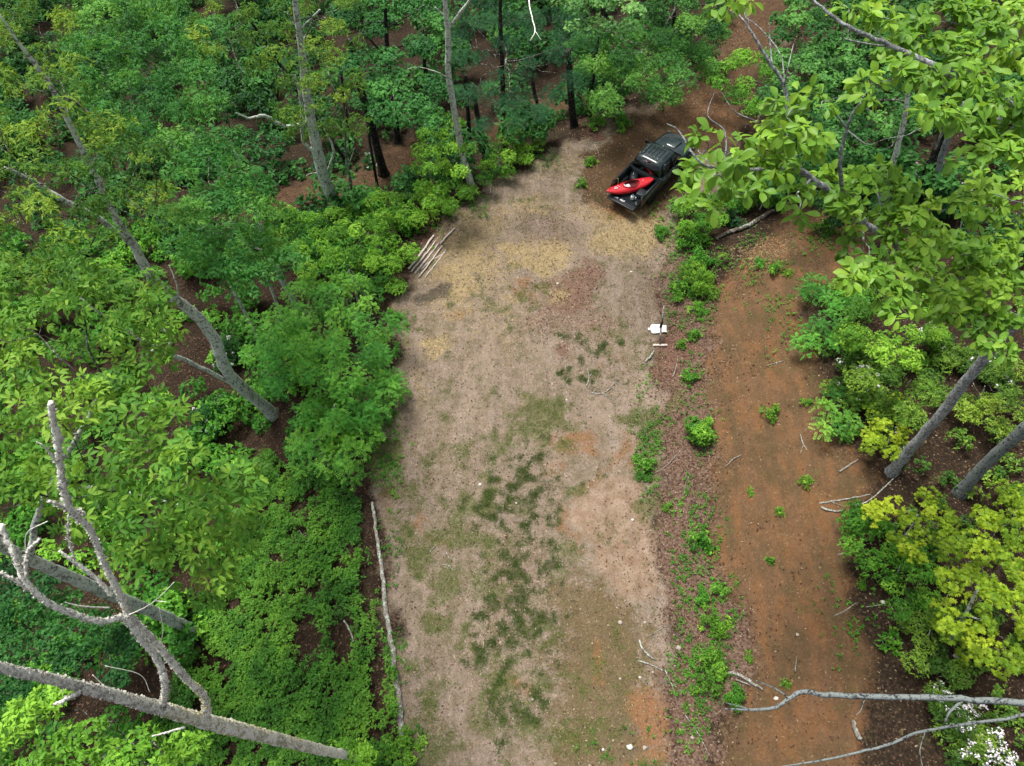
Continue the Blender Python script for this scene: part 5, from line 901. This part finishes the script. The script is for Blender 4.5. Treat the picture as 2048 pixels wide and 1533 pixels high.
prof = [(-.45, .03), (-.42, .075), (-.33, .07), (-.31, .20), (-.24, .23), (.0, .21), (.18, .19), (.24, .14), (.36, .15), (.33, -.10), (.36, -.22), (.20, -.19), (.0, -.22), (-.22, -.23), (-.31, -.19), (-.33, -.05), (-.43, -.05)]
mb = MB(); k_ = len(prof); mb.add([(a_, b_, .04 + .05 * math.sin(3 * a_ + 2 * b_)) for a_, b_ in prof] + [(a_, b_, .025 + .05 * math.sin(3 * a_ + 2 * b_)) for a_, b_ in prof], [np.arange(k_)[::-1][None], (np.arange(k_) + k_)[None], np.array([[a_, (a_ + 1) % k_, (a_ + 1) % k_ + k_, a_ + k_] for a_ in range(k_)])]); mb.build("sheet", plain("white_paper", (.80, .80, .79), .7, .2, var=.03), tz)
mb = MB(); box(mb, (-.12, .09, .075), (.03, .05, .006)); mb.build("bullet_mark", M['plastic'], tz)
bd = stick("wood_slab", "weathered grey split board lying below the target stand", [(1290, 726, .05), (1300, 716, .06), (1308, 704, .05)], BK['stick'], cat="board", sides=4)
for k, (pp, lab) in enumerate([
    ([(818, 540, .05), (845, 505, .055), (868, 472, .05)], "longest pale pole, outermost in the pole pile by the woods"), ([(823, 546, .035), (850, 512, .04), (872, 482, .035)], "second pale pole from the woods in the pole pile"),
    ([(830, 548, .04), (852, 522, .04), (878, 488, .035)], "middle pale pole of the pile, slightly bent"), ([(838, 556, .035), (862, 525, .035), (884, 494, .03)], "fourth pole of the pile, pinkish and thin"),
    ([(850, 556, .03), (872, 528, .03), (892, 500, .025)], "innermost thin pole of the pile, nearest the clearing's middle"), ([(880, 490, .045), (895, 474, .045), (910, 458, .04)], "grey pole jutting beyond the far end of the pile"), ([(842, 540, .025), (866, 520, .025), (890, 506, .02)], "thin crooked pole lying across the pile")]):
    stick("cut_pole", lab, pp, BK['poles'], cat="pole", group="bleached poles piled beside the woods", raised=.03 * (k % 2))
stick("fallen_log", "long thin fallen log edging the clearing's lower left side", [(744, 1005, .05), (750, 1040, .06), (755, 1085, .065), (763, 1130, .075), (768, 1190, .08), (776, 1240, .085), (785, 1300, .09), (790, 1350, .095), (798, 1400, .10), (803, 1450, .10), (808, 1500, .09), (812, 1540, .08)], BK['stick'], [[(782, 1372, .03), (800, 1368, .025), (822, 1362, .01)], [(756, 1088, .02), (765, 1080, .01)]], cat="log", sides=10)
stick("curved_log", "curved fallen branch lying at the foot of the bushes right of the truck", [(1430, 480, .07), (1460, 468, .09), (1495, 454, .10), (1530, 434, .10), (1560, 418, .08), (1600, 398, .05)], BK['brown'], cat="log", sides=9, raised=.05)
STK = [([(1172, 775, .02), (1178, 755, .03), (1174, 738, .02)], "short pale forked stick in the middle of the clearing", [[(1177, 757, .012), (1184, 748, .006)]]),
 ([(1180, 786, .015), (1205, 788, .02), (1222, 775, .02), (1235, 760, .01)], "twiggy grey branch fallen beside dark grass in mid clearing", [[(1205, 788, .012), (1222, 800, .006)], [(1222, 775, .01), (1240, 788, .005)], [(1215, 780, .01), (1232, 776, .005)]]),
 ([(858, 1108, .014), (866, 1098, .016), (873, 1091, .012)], "short straw-coloured stick left of the clearing's middle", None),
 ([(892, 1105, .013), (900, 1120, .014)], "paler stick of a crossed pair on the left grass", None), ([(884, 1130, .012), (898, 1132, .014), (906, 1142, .01)], "lower stick of a crossed pair on the left grass", None),
 ([(1277, 1280, .03), (1286, 1300, .035), (1298, 1312, .035), (1310, 1320, .025)], "thick grey stick near the clearing's lower right corner", None), ([(1275, 1322, .02), (1300, 1330, .025), (1326, 1342, .02)], "straight grey stick just below the thick one", None),
 ([(1330, 1340, .015), (1345, 1375, .018), (1352, 1400, .012)], "thin dark twig standing out at the lower right litter edge", [[(1345, 1375, .01), (1356, 1366, .005)]]),
 ([(1288, 1278, .012), (1310, 1265, .012), (1340, 1250, .007)], "thin branching twig above the thick grey stick", [[(1310, 1265, .008), (1306, 1285, .004)]]),
 ([(1305, 950, .015), (1330, 935, .018), (1352, 912, .014), (1366, 895, .008)], "long curved twig pointing at the round bush", None), ([(1368, 990, .012), (1372, 965, .014), (1380, 950, .01)], "upright thin twig on the litter strip below the round bush", None),
 ([(1450, 935, .02), (1466, 920, .022), (1482, 910, .015)], "pale stick on the clay bank right of the round bush", None), ([(1532, 733, .012), (1550, 728, .014), (1568, 722, .008)], "slender twig lying across the upper clay bank", [[(1550, 728, .008), (1560, 738, .004)]]),
 ([(1600, 870, .02), (1606, 890, .022), (1618, 908, .015)], "forked dark stick at the bank's upper edge", [[(1606, 890, .012), (1600, 908, .006)]]),
 ([(1678, 945, .03), (1700, 930, .035), (1716, 920, .025)], "thick brown stick below the straight grey trunk", None), ([(1620, 1010, .03), (1660, 1005, .035), (1700, 998, .03), (1740, 990, .02)], "long pale branch lying at the grey trunk's foot", [[(1660, 1005, .015), (1690, 1016, .008)]]),
 ([(1700, 1016, .02), (1740, 1000, .025), (1790, 955, .02)], "thin branch leaning from litter up to the grey trunk", None), ([(1640, 1015, .04), (1665, 1024, .04), (1690, 1020, .03)], "short thick log end among bare twigs on the bank", None),
 ([(1668, 1232, .02), (1690, 1222, .022), (1712, 1206, .012)], "lichened stick on the bank beside the golden maple", [[(1690, 1222, .012), (1700, 1228, .006)]]), ([(1730, 1215, .012), (1752, 1212, .014), (1772, 1207, .01)], "straight thin stick under the golden maple's edge", None),
 ([(1675, 1110, .02), (1700, 1106, .025), (1725, 1100, .015)], "arched dark twig at the mid bank edge", None), ([(1590, 1344, .01), (1592, 1325, .012), (1594, 1312, .008)], "tiny green-grey twig low on the clay bank", None),
 ([(1455, 1345, .05), (1480, 1352, .055), (1505, 1368, .05), (1525, 1380, .03)], "thick broken branch beside the lowest round bush", [[(1470, 1360, .03), (1500, 1372, .02)]]),
 ([(1370, 1430, .012), (1395, 1465, .014), (1420, 1515, .01)], "long thin stick on the litter near the bottom edge", None), ([(1705, 1440, .05), (1712, 1470, .07), (1722, 1478, .04)], "pale slab of bark below the bare limb", None),
 ([(1895, 1090, .025), (1880, 1075, .03), (1858, 1050, .02)], "bare stick sloping down from the second grey trunk", None), ([(1345, 755, .012), (1352, 735, .012), (1356, 712, .007)], "thin pale twig on litter right of the target stand", None),
 ([(1188, 288, .012), (1196, 305, .014), (1198, 318, .008)], "thin upright twig left of the truck's tail", None), ([(1178, 286, .01), (1192, 286, .012), (1202, 285, .008)], "short crosswise twig in grass left of the truck", None),
 ([(980, 388, .03), (982, 375, .035), (980, 364, .02)], "small pale stub by the straight grey tree's foot", None), ([(645, 1135, .015), (652, 1150, .016), (650, 1170, .01)], "bleached twig poking through the left ground cover", [[(652, 1150, .01), (662, 1140, .005)]]),
 ([(598, 1060, .015), (612, 1085, .018), (620, 1102, .01)], "bare branching twig over the upper ground cover", [[(612, 1085, .01), (602, 1090, .005)], [(606, 1075, .01), (618, 1070, .005)]]), ([(688, 1240, .03), (700, 1262, .035), (708, 1285, .03)], "grey stick half buried in the left slope", None),
 ([(1720, 545, .014), (1700, 540, .016), (1665, 538, .008)], "bare twig of the brush heap at the bank's top", [[(1700, 540, .012), (1672, 552, .005)], [(1700, 540, .012), (1680, 560, .005)]]), ([(1735, 520, .012), (1715, 545, .014), (1690, 575, .008)], "sloping twig of the brush heap at the bank's top", None)]
for pp, lab, sd_ in STK: stick("fallen_stick", lab, pp, BK['stick'], sd_, cat="stick", group="fallen sticks", raised=.01)
ST = plain("field_stone", (.30, .26, .22), .9, .15, var=.3, scale=9)
STW = plain("pale_stone", (.48, .46, .42), .85, .15, var=.2, scale=9)
for k, (px, py, r_, lab, wm) in enumerate([(1259, 1495, .085, "whitish rounded stone on orange soil near the bottom edge", 1), (1290, 1496, .07, "tan stone beside the whitish one near the bottom edge", 0), (1240, 1246, .075, "pinkish flat stone on the lower right of the clearing", 0), (1290, 1245, .05, "small stone near the twig above the thick stick", 0), (1357, 1296, .08, "pale tan rock on the litter strip", 0), (1280, 1355, .035, "small white pebble on the olive soil", 1), (1305, 1345, .04, "small orange-tan pebble near the straight stick", 0), (1240, 1358, .04, "pebble left of the orange soil patch", 0), (960, 970, .055, "white stone on the grass left of the dark clumps", 1), (1033, 1007, .04, "white stone at the top of the dark grass streak", 1), (1115, 568, .05, "white stone on the reddish leaf patch", 1), (1262, 545, .05, "lone white stone right of the leaf patch", 1), (1133, 800, .035, "small white pebble above the green grass patch", 1), (1065, 1400, .035, "pebble at the foot of the dark grass streak", 0), (1385, 1475, .06, "tan stone at the bottom of the litter strip", 0), (1265, 1040, .05, "pale stone in the sandy wheel ruts", 1), (1595, 1270, .05, "grey stone low on the clay bank", 0), (1612, 1258, .04, "smaller stone above the grey one on the bank", 1), (1552, 1398, .06, "round white stone beneath the bare limb", 1), (1910, 1313, .07, "round whitish stone under the golden maple", 1), (1765, 1205, .06, "pale green mossy stone beside the golden maple", 1), (1206, 1500, .04, "pebble at the bottom edge of the clearing", 1)]):
    g = gp(px, py); o = thing("stone", lab, "stone", (g[0], g[1], float(gz(g[0], g[1])))); rn = rg(900 + k); u_, v_ = np.meshgrid(np.linspace(0, np.pi, 8), np.arange(10) * .6283, indexing='ij')
    ra = r_ * (1 + .16 * rn.standard_normal((8, 10))); ra[0] = ra[0, 0]; ra[-1] = ra[-1, 0]; Vv = np.stack([ra * np.sin(u_) * np.cos(v_) * 1.2, ra * np.sin(u_) * np.sin(v_), ra * np.cos(u_) * .6 + r_ * .25], -1)
    mb = MB(); V, fs = loft(Vv, cap=False); mb.add(V, fs); mb.build("stone_body", STW if wm else ST, o, True)

# ---------------------------------------------------------------- small shrubs and seedlings in the open, and flowering shrubs
t = NT("blossom"); t0 = t.attr("tint"); BLOSS = t.done(t.bsdf(t.ramp(t0, [(0, (.55, .48, .56)), (.5, (.70, .66, .70)), (1, (.80, .80, .78))]), .7, .2))
t = NT("lilac_blossom"); t0 = t.attr("tint"); LILAC = t.done(t.bsdf(t.ramp(t0, [(0, (.34, .25, .40)), (.5, (.50, .40, .54)), (1, (.62, .54, .64))]), .7, .2))
PROTO = {}
def shrub(name, label, px, py, wpx, sp, seed, group=None, hr=.9, flowers=0, fm=None, cat="shrub"):
    rn = rg(seed); g = gp(px, py); dep = float((g - C0) @ FW); r_ = wpx / 2 * dep / F; root = thing(name, label, cat, g, group, rz=rn.random() * 6.28); s_ = sp
    cls = .28 if r_ < .45 else (.62 if r_ < .9 else 1.15); key = (id(sp), cls, seed if flowers else seed % 3)
    if key not in PROTO:
        pr_ = rg(5000 + seed); R0 = cls; nc = int(6 + 8 * R0); cl = []
        for k in range(nc):
            a_ = pr_.random() * 6.283; q_ = R0 * (.95 if s_.lai < 3 else .6) * pr_.random() ** .6; cl.append((np.array([q_ * math.cos(a_), q_ * math.sin(a_), hr * R0 * (.18 + 1.0 * max(0, 1 - (q_ / R0) ** 2) * (.4 + .7 * pr_.random()))]), R0 * (.20 + .20 * pr_.random())))
        cl.append((np.array([0, 0, hr * R0 * .4]), R0 * .55)); mb = MB()
        for c, _ in cl: tube(mb, wander(np.array([0, 0, -.05]), c, 5, .1, pr_), np.linspace(.012 + .012 * R0, .004, 5), 4)
        sm_ = mb.mesh("stem", True); sm_.materials.append(BK['brown']); A = tree_leaves(s_, cl, pr_); mb = MB(); add_leaves(mb, s_.tpl, *A); fm_ = mb.mesh("foliage"); fm_.materials.append(s_.mat); PROTO[key] = (sm_, fm_, cl, cls)
    sm_, fm_, cl, R0 = PROTO[key]; root.scale = (r_ / R0 * (.85 + .3 * rn.random()), r_ / R0 * (.85 + .3 * rn.random()), r_ / R0 * (.8 + .4 * rn.random()))
    link("stem", sm_, None, root); tag(link("foliage", fm_, None, root), kind="stuff")
    if flowers:
        mb = MB()
        for k in range(flowers):
            c, q_ = cl[rn.integers(len(cl))]; v_ = rn.standard_normal(3); v_[2] = abs(v_[2]) + .5; v_ = nrm(v_); p = c + v_ * q_ * np.array([1, 1, .8]); m_ = 22; dd = nrm(rn.standard_normal((m_, 3)) + v_ * .9); R_ = .07 + .03 * rn.random()
            add_leaves(mb, 'quad', p + dd * R_ * .7, nrm(dd + .8 * rn.standard_normal((m_, 3))), nrm(dd + .01), np.full(m_, .055), np.full(m_, .05), np.clip(.55 + .3 * rn.standard_normal(m_), 0, 1))
        tag(mb.build("blossoms", fm, root), "clusters of pale blossoms", kind="stuff")
    return root
shs = Sp('fold', .085, .045, 7, G['shrub'], lai=2.2, droop=.25, spread=1.1, flat=.8, tint=(.40, .25)); lms = Sp('fold', .10, .045, 7, G['lime'], lai=1.9, droop=.4, spread=1.1, flat=.8, tint=(.36, .25))
shd = Sp('fold', .085, .045, 7, G['shrub'], lai=4.2, droop=.25, spread=1.1, flat=.9, tint=(.5, .2))
SH = [(1397, 876, 88, shd, "round dense bright green bush standing alone on the litter strip"), (1428, 1250, 74, lms, "yellow-green bush beside the clay bank, second from the bottom"), (1412, 1350, 84, lms, "bright green bush lowest on the litter strip, by the broken branch"), (1395, 575, 90, lms, "broad-leaved bright green bush at the litter strip's upper end"), (1360, 590, 60, shs, "small green bush left of the broad-leaved one at the strip's upper end"), (1392, 530, 60, shs, "green bush just above the broad-leaved one, toward the truck"), (1385, 490, 64, shs, "green bush between truck and litter strip, below the leafy limb"), (1395, 625, 44, lms, "low leafy tuft below the broad-leaved bush"), (1388, 672, 30, shs, "small dark sprig beside the target stand"), (1375, 760, 40, shs, "thin low sprigs on litter below the target stand"), (1400, 1085, 46, shs, "low dark sprig halfway down the litter strip"), (1435, 1185, 40, lms, "small pale sprig above the yellow-green bush"), (1405, 1200, 40, shs, "sparse green sprig left of the small pale one"), (1640, 462, 50, shs, "dark green tuft on the upper clay bank"), (1548, 545, 34, lms, "lime seedling on the upper bank"), (1520, 530, 26, shs, "faint green seedling left of the lime one on the upper bank"), (1578, 552, 24, lms, "pale yellow seedling right of the lime one on the upper bank"), (1540, 830, 36, lms, "yellow-green seedling in the middle of the clay bank"), (1612, 808, 22, lms, "small seedling near the blossoming bush on the bank"), (1612, 968, 30, lms, "leafy seedling right of the pale stick on the bank"), (1537, 1125, 24, shs, "tiny dark green seedling on the lower clay bank"), (1495, 1315, 24, lms, "pale seedling right of the lowest bush"), (1570, 1370, 20, lms, "sprig by the round white stone under the bare limb"), (1770, 1280, 50, shs, "narrow dark green bush under the golden maple's left edge"), (1720, 1170, 24, lms, "small green sprig at the bank's right edge"), (1165, 372, 26, shs, "small grass-like tuft left of the truck's tailgate"), (1182, 325, 30, shs, "green tuft left of the truck, near the crosswise twig"), (1242, 250, 46, shs, "bright green bush at the track's edge behind the truck"), (1190, 250, 44, lms, "yellow-green bush by the dark trunk at the clearing's far edge"), (1320, 470, 40, shs, "sparse green weeds below the truck's rear wheel"), (1330, 1015, 22, lms, "tiny yellow-green sprig at the right rut's edge"), (1285, 935, 50, shs, "low green weeds along the right edge of the clearing"), (680, 1528, 60, lms, "low green seedlings just below the snag's foot"), (806, 1496, 70, lms, "bright green seedling over the fallen log's lower end"), (790, 640, 40, shs, "low weed at the clearing's left edge under the locust"), (1360, 690, 26, shs, "weedy tuft at the foot of the target stand"), (1500, 985, 20, lms, "tiny seedling by pale dirt on the middle bank"), (1560, 1025, 22, lms, "tiny pale sprig on the bank left of the log end"), (1465, 1400, 60, shs, "dark leafy patch at the bare limb's tip")]
for k, (px, py, w_, s_, lab) in enumerate(SH): shrub("small_shrub" if w_ > 38 else "seedling", lab, px, py, w_, s_, 1000 + k, "low shrubs and seedlings in the open", cat="shrub" if w_ > 38 else "seedling")
lau = Sp('fold', .10, .042, 8, G['laurel'], lai=2.2, droop=.15, spread=1.05, flat=.6, tint=(.38, .22)); ldk = Sp('fold', .10, .042, 8, G['deep'], lai=2.4, droop=.15, spread=1.05, flat=.6, tint=(.55, .22))
for k, (px, py, w_, s_, lab, fl, fm) in enumerate([(1710, 775, 110, lau, "white flowering laurel at the clay bank's top edge", 26, BLOSS), (1965, 745, 110, lau, "laurel with scattered white flowers behind the straight grey oak trunk", 16, BLOSS), (1830, 395, 120, ldk, "lilac flowering shrub around the thick dark trunk", 34, LILAC), (1900, 400, 90, ldk, "lilac flowering shrub right of the crooked trunk", 16, LILAC), (1890, 1470, 150, lau, "large white flowering laurel in the lower right corner", 40, BLOSS), (1960, 1480, 120, lau, "white flowering laurel at the right edge below the bare limb", 34, BLOSS), (1780, 890, 80, lau, "laurel with a few white flowers beside the grey trunk", 8, BLOSS), (430, 850, 100, ldk, "white flowering shrub below the twin-stemmed oak's low limb", 26, BLOSS), (470, 720, 100, ldk, "sparsely flowering shrub beside the twin-stemmed oak's trunk", 14, BLOSS), (1210, 215, 60, ldk, "white flowering shrub beside the slender dark trunk", 12, BLOSS), (1270, 130, 60, ldk, "white flowering shrub in shade near the dirt track", 9, BLOSS), (738, 330, 40, ldk, "small white flowering sprig by the stout trail-side trunk", 9, BLOSS), (400, 880, 60, ldk, "small flowering shrub left of the larger white one", 6, BLOSS), (1860, 700, 90, lau, "laurel under the broad oak limb with a few white flowers", 6, BLOSS)]):
    shrub("flowering_shrub", lab, px, py, w_, s_, 1100 + k, "flowering shrubs in the woods", flowers=fl, fm=fm, hr=.8)
